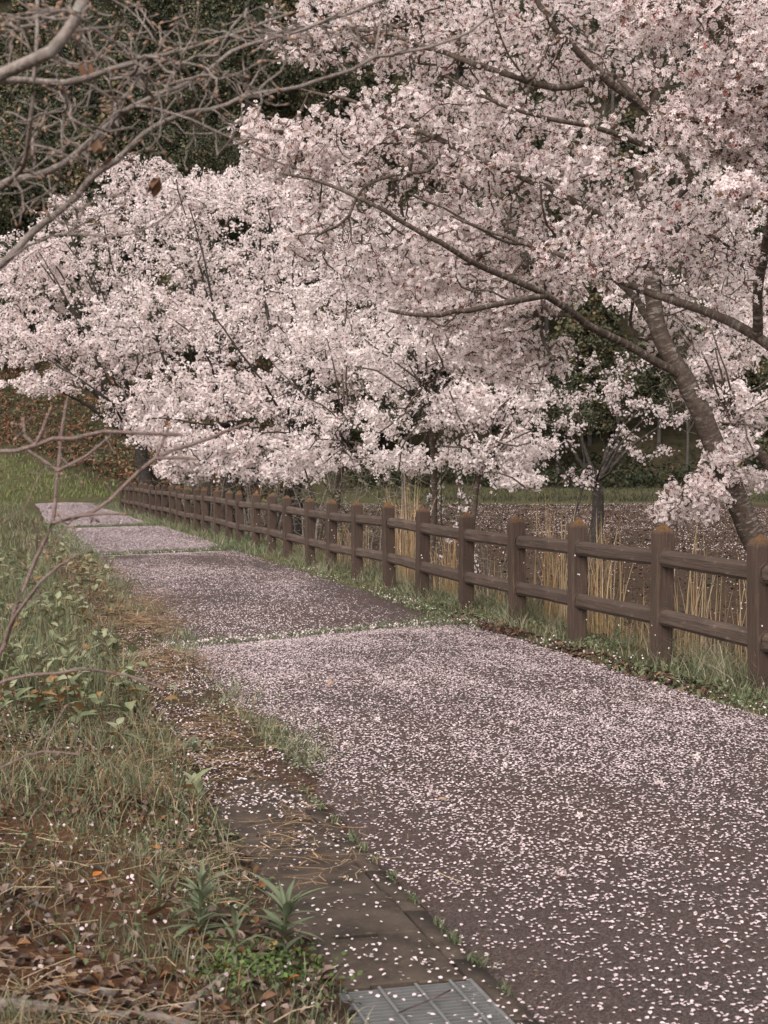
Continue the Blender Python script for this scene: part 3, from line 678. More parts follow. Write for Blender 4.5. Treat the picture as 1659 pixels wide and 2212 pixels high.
labs = [('conifer_tree', 'feathery dark conifer on the wooded hillside behind the blossoms', 'feathery conifers on the hillside'),
        ('evergreen_tree', 'rounded dark broadleaf evergreen on the wooded hillside behind the blossoms', 'broadleaf evergreens on the hillside'),
        ('bare_tree', 'leafless grey twiggy tree among the dark evergreens of the hillside', 'leafless trees on the hillside')]
M['grey_twig'] = bark_mat('grey_twigs', (.12, .10, .085), (.24, .21, .18), .1)
rr = np.random.default_rng(55)
for row, dq in enumerate((89, 94, 100, 107, 115, 124, 134, 145, 157, 170)):
    hw = .26*dq + 5; n = int(2*hw/(4.4 if row < 5 else 5.5))
    for q in range(n):
        X = -hw + (q + .5 + rr.uniform(-.35, .35))*2*hw/n; Y = dq + rr.uniform(-2.5, 2.5)
        if row == 0 and X < -14: Y += 3
        kd = int(rr.choice([0, 1, 2, 3, 4], p=[.2, .17, .3, .21, .12]))
        sc_ = rr.uniform(.75, 1.15)*(1 if row else .8)
        nm, lb, gp = labs[0 if kd < 2 else (1 if kd < 4 else 2)]
        t = thing(nm, lb, 'tree', (X, Y, float(TZ(X, Y)) - .1), gp); t.scale = (sc_, sc_, sc_*rr.uniform(.9, 1.15)); t.rotation_euler = (0, 0, rr.uniform(0, 6.28))
        link('trunk', kinds[kd][0], M['dark_bark'], t); link('crown', kinds[kd][1], M['needle'] if kd < 4 else M['grey_twig'], t, kind='stuff')

for q in range(13):
    X = -9 - q*1.75 + rr.uniform(-.5, .5); Y = float(np.clip(69 + (-10 - X)*1.15, 67, 86)) + rr.uniform(7, 11); kd = int(rr.choice([1, 2, 3])); sc_ = rr.uniform(.45, .7)
    nm, lb, gp = labs[0 if kd < 2 else 1]
    t = thing(nm, lb, 'tree', (X, Y, float(TZ(X, Y)) - .1), gp); t.scale = (sc_, sc_, sc_); t.rotation_euler = (0, 0, rr.uniform(0, 6.28))
    link('trunk', kinds[kd][0], M['dark_bark'], t); link('crown', kinds[kd][1], M['needle'], t, kind='stuff')

# ------------------------------------------------------------------ grasses, ferns, litter
def blades(P, h, wd, lean, cols, r, seg=3, az=None):
    n = len(P); az = r.uniform(0, 6.28, n) if az is None else az
    dirn = np.stack([np.cos(az), np.sin(az), np.zeros(n)], 1); side = np.stack([-np.sin(az), np.cos(az), np.zeros(n)], 1)
    ph = r.uniform(0, 6.28, n); side = side*np.cos(ph)[:, None] + dirn*np.sin(ph)[:, None]
    rows = []
    for q in range(seg + 1):
        t = q/seg; c = P + dirn*(h*lean*t**1.8)[:, None] + np.array([0, 0, 1.])*(h*t*(1 - .35*lean*t))[:, None]
        if q == seg: rows.append(c[:, None])
        else:
            wq = (wd*(1 - .75*t**1.5))[:, None]/2; rows.append(np.stack([c - side*wq, c + side*wq], 1))
    V = np.concatenate(rows, 1); k = V.shape[1]
    F4 = [(2*q, 2*q + 1, 2*q + 3, 2*q + 2) for q in range(seg - 1)]; F3 = [(2*seg - 2, 2*seg - 1, 2*seg)]
    cols = np.array(cols); c = cols[r.integers(0, len(cols), n)]*r.uniform(.75, 1.2, (n, 1))
    return V.reshape(-1, 3), [rep(F4, n, k), rep(F3, n, k)], np.repeat(c, k, 0)
def grass_obj(name, label, P, h, wd, lean, cols, r, cat='grass', kind='stuff', seg=3, group=None):
    V, F, t = blades(P, h, wd, lean, cols, r, seg); b = P.mean(0)
    o = link(name, mesh_np(name, V - b, F, {'tint': t}), M['leaf'], None, b, kind); return tag(o, label, cat, group)
def litter_leaves(name, label, u, d, z, size, cols, r, mat='dryleaf', cat='dead leaves', tilt=.5, curl=.25):
    n = len(u); P = np.stack([u + SL*d, d, z], 1); nr = norm(np.array([[0, 0, 1.]]) + tilt*r.normal(size=(n, 3)))
    tp = np.array([(-.5, 0, 0), (-.15, .27, curl), (.25, .22, curl*.8), (.55, 0, .05), (.25, -.22, curl*.8), (-.15, -.27, curl)])
    V = stamp(tp, P, nr, size, r.uniform(0, 6.28, n)); cols = np.array(cols); c = cols[r.integers(0, len(cols), n)]*r.uniform(.7, 1.2, (n, 1))
    b = P.mean(0)
    o = link(name, mesh_np(name, V - b, [rep([(0, 1, 2, 3), (0, 3, 4, 5)], n, 6)], {'tint': np.repeat(c, 6, 0)}), M[mat], None, b, 'stuff'); return tag(o, label, cat)
GREEN = [(.135, .165, .085), (.18, .205, .115), (.105, .14, .07), (.21, .225, .135), (.29, .265, .17)]
DRY = [(.30, .22, .13), (.36, .275, .17), (.24, .165, .095), (.40, .33, .23)]
def pts_ud(r, n, u0, u1, d0, d1, pw=1.0):
    u = r.uniform(u0, u1, n); d = d0 + (d1 - d0)*r.uniform(0, 1, n)**pw
    return u, d
def clumped(r, n, u0, u1, d0, d1, sc_, seed, thr=0.0, pw=1.0):
    u, d = pts_ud(r, n*3, u0, u1, d0, d1, pw); m = nz(u + SL*d, d, sc_, seed) + r.normal(size=3*n)*.35 > thr; u, d = u[m][:n], d[m][:n]
    return np.stack([u + SL*d, d, terrain(u, d)], 1), u, d
r = np.random.default_rng(77)
# bank on the left
P, u, d = clumped(r, 9500, -.25, 1.0, 5.6, 24, 2.6, 61, .0, 1.5); m = r.uniform(size=len(P)) < sst(5.4, 7.6, d + .8*nz(P[:, 0], d, 1.7, 68)); P = P[m]; n = len(P)
grass_obj('grass', 'green and straw coloured grass covering the left bank', P, r.uniform(.05, .2, n), r.uniform(.003, .007, n), r.uniform(.2, 1.0, n), GREEN + GREEN + DRY[:2] + [(.3, .15, .07)], r)
P, u, d = clumped(r, 5200, -.4, 1.0, 3.3, 7.2, 3.5, 62, .2); n = len(P)
grass_obj('grass', 'sparse grass on the red soil at the lower left', P, r.uniform(.03, .12, n), r.uniform(.002, .005, n), r.uniform(.2, 1.1, n), GREEN + GREEN + DRY[:2], r)
P, u, d = clumped(r, 5200, -.35, .95, 8.6, 24, 1.8, 69, -.3, 1.5); n = len(P)
grass_obj('grass', 'tall green grass among the saplings of the left thicket', P, r.uniform(.14, .42, n), r.uniform(.004, .01, n), r.uniform(.1, .9, n), GREEN[:4] + [(.3, .25, .15)], r)
# verge along the fence
P, u, d = clumped(r, 13000, 4.72, 5.75, 7.0, 26, 2.6, 63, -.25, 1.6); n = len(P); tf = np.clip(.55 + .7*nz(P[:, 0]*1.3, d*1.3, 3.5, 72), .18, 1.5)
hh = r.uniform(.07, .34, n)*(.3 + .95*sst(4.75, 5.1, u))*tf
grass_obj('grass', 'green grass along the verge under the fence', P, hh, r.uniform(.003, .0085, n), r.uniform(.2, 1.15, n), GREEN + [(.22, .245, .16), (.33, .3, .2), (.38, .32, .21)], r)
P, u, d = clumped(r, 2600, 4.66, 5.3, 7.0, 24, 2.2, 73, .1, 1.5); n = len(P)
litter_leaves('ground_cover', 'low broad green weeds along the verge', u, d, np.maximum(P[:, 2], 0) + r.uniform(.01, .06, n), r.uniform(.02, .05, n), [(.12, .16, .075), (.15, .19, .09), (.19, .21, .12)], r, 'leaf', 'weeds', .7)
P, u, d = clumped(r, 6000, 4.72, 5.7, 26, 62, 1.2, 64, -.5, 1.3); n = len(P)
grass_obj('grass', 'green grass along the far part of the fence', P, r.uniform(.08, .26, n), r.uniform(.01, .02, n), r.uniform(.2, .9, n), GREEN, r)
P, u, d = clumped(r, 9000, -6, 1.9, 22, 66, .9, 65, -.6, 1.2); n = len(P)
grass_obj('grass', 'grass on the far left side of the path', P, r.uniform(.08, .28, n), r.uniform(.01, .022, n), r.uniform(.2, .9, n), GREEN + [(.2, .16, .09)], r)
u, d = pts_ud(r, 16000, -8, 16, 64, 84); m = ~((u > 2) & (u < 6.3) & (d < 67)) & (d < np.clip(69 + (-10 - u - SL*d)*1.15, 67, 86) + .5) & (r.uniform(size=16000) < .8); u, d = u[m], d[m]; P = np.stack([u + SL*d, d, terrain(u, d)], 1); n = len(P)
grass_obj('meadow', 'bright green meadow rising beyond the end of the path', P, r.uniform(.1, .35, n), r.uniform(.03, .06, n), r.uniform(.2, .8, n), [(.13, .165, .06), (.165, .195, .07), (.11, .14, .05), (.19, .19, .08)], r, seg=2)
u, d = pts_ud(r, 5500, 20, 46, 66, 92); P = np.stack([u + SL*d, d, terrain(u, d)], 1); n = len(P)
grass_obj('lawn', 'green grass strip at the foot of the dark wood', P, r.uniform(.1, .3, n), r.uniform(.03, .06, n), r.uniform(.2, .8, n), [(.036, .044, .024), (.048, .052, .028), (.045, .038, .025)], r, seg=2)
P, u, d = clumped(r, 7000, 5.5, 9.5, 9, 40, 1.3, 66, .1, 1.4); n = len(P)
grass_obj('grass', 'low green weeds in the hollow behind the fence', P, r.uniform(.06, .25, n), r.uniform(.005, .012, n), r.uniform(.3, 1.0, n), GREEN, r)
# weed strips over the path
for kq in range(3):
    n = (4200, 3000, 2000)[kq]; u = r.uniform(path_left(np.array([DIPS[kq]]))[0] - .1, 4.9, n); d = strip_d(kq, u) + r.normal(size=n)*(.09, .12, .16)[kq]*(1 + 1.4*sst(2.4, 1.6, u) + 2.2*sst(3.8, 4.8, u))
    m = nz(u*3, d, 1.1, 70 + kq) + r.normal(size=n)*.4 > -.5; u, d = u[m], d[m]; P = np.stack([u + SL*d, d, zpath(u, d)], 1); n = len(P)
    grass_obj('weed_strip', ('nearest', 'middle', 'farthest')[kq] + ' strip of low weeds crossing the path', P, r.uniform(.02, .075, n)*(1, 1.4, 1.8)[kq]*(1 + .9*sst(4.1, 4.8, u)), r.uniform(.004, .009, n)*(1, 1.6, 2.2)[kq], r.uniform(.3, 1.2, n), GREEN[:4], r, 'weeds')
n = 9000; u = 1.62 + r.normal(size=n)*.13; d = 7.5 + 32*r.uniform(0, 1, n)**1.6; u = u + .012*np.clip(d - 6, 0, 100) + .15*sst(40, 60, d); m = nz(u*2, d, 1.6, 77) + r.normal(size=n)*.3 > .35 - .5*sst(12, 22, d); u, d = u[m], d[m]; P = np.stack([u + SL*d, d, np.maximum(terrain(u, d), 0)], 1); n = len(P)
grass_obj('grass', 'patchy weeds along the left edge of the asphalt', P, r.uniform(.02, .09, n)*(1 + d/30), r.uniform(.003, .007, n)*(1 + d/25), r.uniform(.3, 1.1, n), GREEN, r)
n = 5000; u = r.uniform(.8, 1.75, n); d = r.uniform(9, 34, n); m = nz(u, d, 1.4, 78) + r.normal(size=n)*.4 > -.2 + .5*sst(14, 9, d); u, d = u[m], d[m]; P = np.stack([u + SL*d, d, np.maximum(terrain(u, d), 0)], 1); n = len(P)
grass_obj('grass', 'short dry and green grass on the soil strip left of the path', P, r.uniform(.03, .14, n), r.uniform(.004, .01, n), r.uniform(.3, 1.1, n), GREEN + DRY, r)
# weeds in the joint between gutter and asphalt
jd = np.concatenate([4.05 + np.cumsum(r.uniform(.06, .3, 20)), [7.2, 7.5, 7.9, 8.4]])
for q, dq in enumerate(jd):
    nb = int(r.integers(18, 60)); u = 1.51 + r.normal(size=nb)*.009; d = dq + r.normal(size=nb)*.02
    P = np.stack([u + SL*d, d, np.full(nb, -.005)], 1)
    grass_obj('weed_tuft', 'small green weed tuft growing in the joint between gutter and asphalt', P, r.uniform(.01, .05, nb), r.uniform(.003, .008, nb), r.uniform(.2, 1.0, nb), GREEN[:4], r, 'weed', None, 3, 'weeds in the gutter joint')
# tall dry grass behind the fence
P, u, d = clumped(r, 1900, 5.45, 6.4, 8.5, 30, 2.2, 67, .2, 1.3); n = len(P)
grass_obj('dry_grass', 'low straw yellow dry grass matted behind the lower rails', P, r.uniform(.1, .42, n), r.uniform(.003, .007, n), np.abs(r.normal(.35, .45, n)), [(.45, .31, .15), (.5, .36, .19), (.36, .23, .1), (.3, .28, .16)], r, 'dry grass', 'stuff', 4)
DRYX = [(848, 1.2, 60), (884, 1.3, 80), (965, .8, 30), (985, .9, 36), (1140, .75, 10), (1196, 1.2, 44), (1212, .9, 30), (1292, 1.0, 44), (1318, 1.1, 26), (1480, .8, 14), (1506, 1.0, 26), (1560, .75, 10), (1606, .95, 20), (1645, .9, 20), (775, .9, 40), (725, .7, 24), (1075, .6, 12), (1390, .6, 10)]
for q, (x, hm, nb) in enumerate(DRYX):
    # depth where the seen column meets the strip behind the rails
    u0 = 5.65 + r.uniform(-.05, .6); d0 = u0/((x - CX)/FPX - SL)
    u = u0 + r.normal(size=nb)*.07; d = d0 + r.normal(size=nb)*.07; P = np.stack([u + SL*d, d, terrain(u, d) - .02], 1)
    hh = (r.uniform(.3, 1.0, nb)**.7)*hm*1.3
    o = grass_obj('dry_grass_clump', 'tall straw yellow dry grass clump standing behind the fence rails', P, hh, r.uniform(.006, .012, nb), np.abs(r.normal(.07, .16, nb)), [(.46, .32, .17), (.52, .39, .22), (.38, .24, .11), (.55, .45, .3)], r, 'dry grass', None, 4, 'dry grass clumps behind the fence')
# bracken on the slope
n = 17000; X = -5 - 26*r.uniform(0, 1, n)**1.1; d = np.clip(69 + (-10 - X)*1.15, 67, 86) + .5 + 17*r.uniform(0, 1, n)**1.3; u = X - SL*d; m = nz(X, d, .45, 81) > -.75; u, d = u[m], d[m]; n = len(u)
litter_leaves('bracken', 'rust brown dead bracken on the steep slope beyond the meadow', u, d, terrain(u, d) + r.uniform(0, .6, n), r.uniform(.1, .26, n), [(.19, .085, .045), (.22, .095, .05), (.13, .062, .036), (.1, .12, .055), (.12, .135, .065), (.19, .11, .065)], r, 'dryleaf', 'bracken', 1.0)
n = 15000; X = r.uniform(-14, 26, n); d = r.uniform(84, 93, n); u = X - SL*d; m = nz(X, d, .5, 83) > -.5; u, d = u[m], d[m]; n = len(u)
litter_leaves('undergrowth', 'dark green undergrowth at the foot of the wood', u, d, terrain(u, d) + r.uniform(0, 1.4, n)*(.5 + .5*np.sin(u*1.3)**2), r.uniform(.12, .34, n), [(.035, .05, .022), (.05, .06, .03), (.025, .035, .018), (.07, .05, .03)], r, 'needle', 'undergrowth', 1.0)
# straw and dead leaves on the left verge
NS = 26000; u = 1.25 + r.normal(size=NS)*.26; d = 5.2 + 19*r.uniform(0, 1, NS)**1.3; u = np.clip(u + .28*sst(12.5, 15, d)*sst(24, 18, d) + .014*np.clip(d - 6, 0, 20), .7, 2.6); m = (nz(u*1.5, d, 1.3, 90) + r.normal(size=NS)*.4 > .1 - .3*sst(8, 12, d)) & (r.uniform(size=NS) < sst(5.2, 7.6, d + .5*nz(u, d, 3, 94))); u, d = u[m], d[m]; P = np.stack([u + SL*d, d, terrain(u, d)], 1); n = len(P)
V, F, t = blades(P*0, np.full(n, .001), r.uniform(.002, .0035, n), np.zeros(n), DRY, r, 2)
def straw(name, label, P, L, wd, cols, r):
    n = len(P); a = r.uniform(0, 6.28, n); dv = np.stack([np.cos(a), np.sin(a), r.normal(size=n)*.12], 1); sd = np.stack([-np.sin(a), np.cos(a), r.normal(size=n)*.3], 1)*wd[:, None]
    cv = np.stack([-np.sin(a), np.cos(a), np.zeros(n)], 1)*(L*r.normal(size=n)*.15)[:, None]
    Pm = P + cv; A = P - dv*L[:, None]/2; B = P + dv*L[:, None]/2
    Pm[:, 2] += .006; A[:, 2] = np.maximum(A[:, 2], P[:, 2]) ; B[:, 2] = np.maximum(B[:, 2], P[:, 2])
    V = np.stack([A - sd, A + sd, Pm - sd, Pm + sd, B - sd, B + sd], 1).reshape(-1, 3)
    cols = np.array(cols); c = cols[r.integers(0, len(cols), n)]*r.uniform(.7, 1.2, (n, 1)); b = P.mean(0)
    o = link(name, mesh_np(name, V - b, [rep([(0, 1, 3, 2), (2, 3, 5, 4)], n, 6)], {'tint': np.repeat(c, 6, 0)}), M['dryleaf'], None, b, 'stuff'); return tag(o, label, 'straw')
STR = [(.36, .25, .14), (.29, .185, .10), (.42, .32, .2), (.2, .12, .065)]
zt = np.where(u > 1.5, zpath(u, d), terrain(u, d)) + r.uniform(.004, .03, n)
zt = np.where((u > .9) & (u < 1.8), np.maximum(terrain(u, d), 0) + .004 + r.uniform(0, .02, n), zt)
straw('straw_litter', 'fallen straw and needles on the left edge of the path', np.stack([P[:, 0], P[:, 1], zt], 1), r.uniform(.05, .18, n), r.uniform(.001, .002, n), STR, r)
P, u, d = clumped(r, 3000, -.3, .98, 3.4, 14, 2.6, 91, -.1, 1.3); n = len(P); P[:, 2] += r.uniform(.004, .04, n)
straw('straw_litter', 'dry stalks strewn over the left bank', P, r.uniform(.05, .22, n), r.uniform(.0008, .002, n), STR + [(.4, .33, .22)], r)
P, u, d = clumped(r, 4600, -.3, 1.04, 3.4, 11, 3.0, 92, .0, 1.2); n = len(P)
litter_leaves('leaf_litter', 'small brown dead leaves scattered on the left bank', u, d, P[:, 2] + .01, r.uniform(.015, .05, n), [(.15, .095, .068), (.11, .07, .055), (.3, .225, .18), (.08, .055, .042), (.2, .1, .045), (.24, .18, .145), (.2, .15, .12)], r, curl=.4)
n = 3200; P, u, d = clumped(r, n, -.3, 1.1, 3.4, 12, 3.2, 96, .1); n = len(P)
litter_leaves('ground_cover', 'small green seedlings dotted over the left bank', u, d, P[:, 2] + r.uniform(.01, .03, n), r.uniform(.012, .03, n), [(.13, .17, .07), (.17, .2, .1), (.1, .14, .07)], r, 'leaf', 'seedlings', .5)
P, u, d = clumped(r, 650, 4.66, 4.98, 9.3, 15, 1.8, 93, .1); n = len(P)
litter_leaves('leaf_litter', 'brown dead leaves piled along the right edge of the path', u, d, .01 + r.uniform(0, .03, n), r.uniform(.025, .07, n), [(.11, .065, .045), (.16, .095, .06), (.07, .045, .036)], r)
n = 9000; u, d = pts_ud(r, n, 5.6, 13, 9.0, 27, 1.4)
litter_leaves('leaf_litter', 'small dark leaves in the hollow just behind the fence', u, d, terrain(u, d) + .008, r.uniform(.02, .055, n), [(.07, .042, .03), (.12, .075, .055), (.04, .026, .02), (.17, .12, .095)], r)
n = 9000; u, d = pts_ud(r, n, 6.3, 30, 12, 62, 1.6)
litter_leaves('leaf_litter', 'brown leaf litter over the ground behind the fence', u, d, terrain(u, d) + .01, r.uniform(.035, .07, n)*(1 + d/50), [(.07, .042, .03), (.10, .062, .045), (.045, .028, .022)], r)

# ------------------------------------------------------------------ fallen petals
PT = np.array([(0, -.5, 0), (.38, -.12, .12), (.34, .34, .16), (.0, .5, .06), (-.34, .34, .16), (-.38, -.12, .12)])
PF = [(0, 1, 2, 3), (0, 3, 4, 5)]
PT2 = np.array([(0, -.5, .0), (.42, .05, .14), (0, .5, .1), (-.42, .05, .14)]); PF2 = [(0, 1, 2, 3)]
def petals(name, label, P, size, r, lod=0, tilt=.12, flat=1.0, dirt=1.0):
    n = len(P); nr = norm(np.array([[0, 0, 1.]]) + tilt*r.normal(size=(n, 3)))
    Vt, Ft = (PT, PF) if lod == 0 else (PT2, PF2)
    Vt = Vt*np.array([1, 1, flat])
    V = stamp(Vt, P, nr, size, r.uniform(0, 6.28, n)); k = len(Vt)
    br = r.uniform(.82, 1.0, (n, 1)); pk = np.clip(r.normal(.25, .2, (n, 1)), 0, 1); br = br*np.where(r.uniform(size=(n, 1)) < .12, .72, 1); c = np.concatenate([.74*br, (.66 - .12*pk)*br, (.655 - .09*pk)*br], 1)*dirt
    b = P.mean(0)
    o = link(name, mesh_np(name, V - b, [rep(Ft, n, k)], {'tint': np.repeat(c, k, 0)}), M['flat_petal'], None, b, 'stuff'); return tag(o, label, 'petals')
def sow(r, dens, u0, u1, d0, d1, acc):
    n = int(dens*(u1 - u0)*(d1 - d0)); u = r.uniform(u0, u1, n); d = r.uniform(d0, d1, n)
    m = r.uniform(size=n) < acc(u, d); return u[m], d[m]
def zsurf(u, d): return np.maximum(np.where(u > path_left(d), zpath(u, d), np.where(u > .9, 0.0, terrain(u, d))), np.where(u < 2, terrain(u, d), -1))
r = np.random.default_rng(99)
def acc1(u, d):
    c = .5 + .5*nz(u*1.2, d*1.2, 3.0, 101); f = .5 + .5*nz(u, d, 11, 102)
    base = .33 + .67*sst(4.8, 8.6, d + .3*(3 - u))
    return base*(.35 + .65*np.clip(c, 0, 1))*(.4 + .6*np.clip(f, 0, 1))*(.15 + .85*sst(1.5, 1.85, u + .15*nz(u*2, d*2, 2.5, 112) + .1*sst(8, 5, d)))
u, d = sow(r, 6400, 1.52, 4.72, 3.4, 15.0, acc1); m = d < strip_d(0, u); u, d = u[m], d[m]
P = np.stack([u + SL*d, d, zsurf(u, d) + .002 + r.uniform(0, .003, len(u))], 1)
petals('fallen_petals', 'carpet of fallen pale pink petals on the nearest stretch of path', P, r.uniform(.0105, .0165, len(P)), r)
def acc2(u, d):
    c = .5 + .5*nz(u*1.1, d*.6, 1.6, 103); f = .5 + .5*nz(u, d, 7, 104)
    return np.clip(c, 0, 1)*(.4 + .6*np.clip(f, 0, 1))*(.35 + .65*sst(4.7, 3.8, u + .3*nz(u, d, 1, 105)))*sst(1.4, 2.2, u)
u, d = sow(r, 2800, 1.6, 4.7, 12.6, 28.6, acc2); m = (d > strip_d(0, u)) & (d < strip_d(1, u)); u, d = u[m], d[m]
P = np.stack([u + SL*d, d, zsurf(u, d) + .003], 1)
petals('fallen_petals', 'fallen petals on the darker middle stretch of path', P, r.uniform(.013, .02, len(P)), r, 1, .2)
u, d = sow(r, 1350, 1.7, 6.2, 24, 66.5, lambda u, d: (.45 + .55*np.clip(.5 + .6*nz(u, d*.5, 2, 106), 0, 1))*(u > path_left(d))*(u < path_right(d))*np.clip(26/d, .3, 1)); m = d > strip_d(1, u); u, d = u[m], d[m]
P = np.stack([u + SL*d, d, zsurf(u, d) + .004], 1)
petals('fallen_petals', 'dense pink petal carpet on the far stretch of path', P, r.uniform(.02, .03, len(P))*(.7 + d/60), r, 1, .14, dirt=.8)
def accg(u, d): return np.clip(.35 + .6*nz(u, d, 4, 107), .05, 1)*sst(3.2, 6.0, d)**.5
u, d = sow(r, 2300, 1.05, 1.52, 3.6, 14, accg); P = np.stack([u + SL*d, d, np.maximum(terrain(u, d), 0) + .003 + r.uniform(0, .005, len(u)) + .012*(d > 7)], 1)
petals('fallen_petals', 'fallen petals on the concrete gutter', P, r.uniform(.0105, .0165, len(P)), r, 0, .2)
u, d = sow(r, 700, -.3, 1.1, 3.4, 13, lambda u, d: np.clip(.3 + .7*nz(u, d, 3.5, 108), .05, 1)*np.clip(.4 + u*.6, .25, 1)); P = np.stack([u + SL*d, d, terrain(u, d) + r.uniform(.006, .035, len(u))], 1)
petals('fallen_petals', 'petals caught in the plants of the left bank', P, r.uniform(.009, .018, len(P)), r, 0, .7, dirt=.9)
u, d = sow(r, 500, 4.65, 5.3, 8, 22, lambda u, d: np.clip(.3 + .7*nz(u, d, 4, 109), .05, 1)*sst(5.3, 4.7, u)); P = np.stack([u + SL*d, d, np.maximum(terrain(u, d), 0) + r.uniform(.006, .05, len(u))], 1)
petals('fallen_petals', 'petals gathered along the right verge of the path', P, r.uniform(.013, .02, len(P)), r, 0, .6)
u, d = sow(r, 90, 6.3, 30, 12, 62, lambda u, d: (.25 + .75*sst(9, 13, u))*np.clip(.5 + .5*nz(u, d, 2, 110), .1, 1)*np.clip(30/d, .2, 1)); P = np.stack([u + SL*d, d, terrain(u, d) + .03], 1)
petals('fallen_petals', 'petals scattered over the brown ground behind the fence', P, r.uniform(.014, .024, len(P))*(1 + d/60), r, 1, .3)
for kq in range(2):
    n = (800, 520)[kq]; u = 1.5 + 3.4*r.uniform(0, 1, n)**1.3; d = strip_d(kq, u) - .02 + r.normal(size=n)*.08; P = np.stack([u + SL*d, d, zpath(u, d) + r.uniform(.01, .04, n)], 1)
    petals('fallen_petals', ('white petals caught in the nearest weed strip', 'white petals caught in the middle weed strip')[kq], P, r.uniform(.016, .026, n)*(1 + .4*kq), r, 0, .9)
n = 6500; u = r.uniform(1.55, 4.72, n); d = 3.5 + 10*r.uniform(0, 1, n)**1.3
litter_leaves('bud_scales', 'tiny red brown bud scales and stalks scattered among the petals', u, d, zsurf(u, d) + .004, r.uniform(.003, .0085, n), [(.2, .05, .035), (.14, .06, .04), (.1, .05, .035), (.22, .15, .06)], r, 'dryleaf', 'bud scales', .3)
pp = []
for q in range(2, 16):
    for j in range(int(r.integers(2, 6))):
        sd = r.uniform() < .75; a_ = r.uniform(-.06, .06); z_ = r.uniform(.05, .8)
        dv = np.array([SL, 1, 0])/math.hypot(SL, 1); sv = np.array([1, -SL, 0])/math.hypot(SL, 1)
        pp.append((fpos[q] + [0, 0, z_] + (sv*a_ - dv*.0705 if sd else dv*a_ - sv*.0705), -dv if sd else -sv))
pn = np.array([x[1] for x in pp]); P = np.array([x[0] for x in pp]); n = len(P)
o = link('stuck_petals', mesh_np('stuck_petals', stamp(PT*np.array([1, 1, .3]), P, pn, r.uniform(.012, .018, n), r.uniform(0, 6.28, n)), [rep(PF, n, len(PT))], {'tint': np.tile([.72, .66, .64], (n*len(PT), 1))}), M['flat_petal'], None, None, 'stuff'); tag(o, 'pale petals stuck to the sides of the fence posts', 'petals')
# whole fallen blossoms and single bright leaves
fm = None
for q, (x, y) in enumerate([(1352, 1508), (1258, 1770), (655, 1478), (745, 1615), (1110, 1570), (938, 1720), (1420, 1700), (535, 1412), (1240, 1500), (1500, 1640), (1210, 1900), (820, 1560), (1390, 1450), (1020, 1480), (690, 1540), (1120, 1410)]):
    rv = ray(x, y); P = np.array([0, 0, CAMH]) + rv*(-CAMH/rv[2]); P[2] = .006
    if fm is None:
        pos = np.array([(0, 0, .012), (.02, .01, .01), (-.012, .018, .014)]); fm = blossoms('fallen_blossom', pos, norm(np.array([(.2, -.3, 1), (.8, .2, .5), (-.5, .5, .6)])), np.full(3, .018), np.zeros(3), r, .2)
    o = link('fallen_blossom', fm, M['petal'], None, P); o.rotation_euler = (0, 0, q*1.9); tag(o, 'whole white blossom fallen on the petal strewn asphalt', 'blossom', 'whole blossoms fallen on the path')

# ------------------------------------------------------------------ leafy plants
def leaf_mesh(name, L, Wd, fold, droop, col, seg=5):
    V = []; F = []; r = np.random.default_rng(int(L*1e4)); 
    for q in range(seg + 1):
        t = q/seg; w_ = Wd*math.sin(math.pi*min(1, t**.75*.97 + .03))*.5*(1 if q < seg else 0) + .0005; z = -droop*L*t*t
        V += [(-w_, t*L, z + fold*w_), (0, t*L, z), (w_, t*L, z + fold*w_)]
    for q in range(seg):
        a = 3*q; F += [(a, a + 1, a + 4, a + 3), (a + 1, a + 2, a + 5, a + 4)]
    V = np.array(V); t = np.tile(col, (len(V), 1))*np.where(np.arange(len(V)) % 3 == 1, 1.25, 1)[:, None]
    return mesh_np(name, V, [np.array(F)], {'tint': t}, True)
def plant(name, label, cat, base, h, nleaf, lms, lean, r, group=None, mode='stem', stemcol=(.16, .075, .05), z0=.25):
    t = thing(name, label, cat, base, group); az0 = r.uniform(0, 6.28)
    top = np.array([math.cos(az0)*lean*h, math.sin(az0)*lean*h, h])
    pts = [np.array([0, 0, -.02]), np.array([top[0]*.3, top[1]*.3, h*.5]), top]
    me = tube_mesh('stem', smooth_line(pts, h/5), np.linspace(.0035, .0018, max(3, int(np.linalg.norm(top)/(h/5)))) if False else .0028, 5); a = me.attributes['tint']; a.data.foreach_set('color', np.tile(np.array([*stemcol, 1], np.float32), len(me.vertices)))
    link('stem', me, M['leaf'], t)
    for q in range(nleaf):
        f = z0 + (1 - z0)*(q + 1)/nleaf if mode == 'stem' else r.uniform(.02, .95)
        p = pts[0]*(1 - f)**2 + 2*f*(1 - f)*pts[1] + f*f*pts[2]
        az = q*2.4 + r.uniform(-.4, .4); el = (r.uniform(-.1, 1.0) if mode == 'stem' else .3 + 1.05*f*r.uniform(.75, 1.1))
        o = link('leaf', lms[int(r.integers(len(lms)))], M['leaf'], t, p); o.rotation_euler = (el, r.uniform(-.35, .35), az); s_ = r.uniform(.7, 1.15)*(1 if mode != 'stem' else 1 - .3*(f > .85)); o.scale = (s_,)*3
    return t
r = np.random.default_rng(123)
KG = [leaf_mesh('leaf', .115, .066, .35, .25, c) for c in ((.20, .23, .125), (.24, .265, .155), (.17, .2, .11), (.27, .29, .18))] + [leaf_mesh('leaf', .105, .055, .5, .3, c) for c in ((.27, .165, .07),)]
LG = [leaf_mesh('leaf', L, wv, .4, dr, c, 6) for L, wv, dr, c in ((.125, .018, .35, (.13, .165, .095)), (.1, .016, .25, (.155, .19, .11)), (.135, .019, .6, (.17, .2, .12)), (.08, .015, .3, (.2, .22, .14)))]
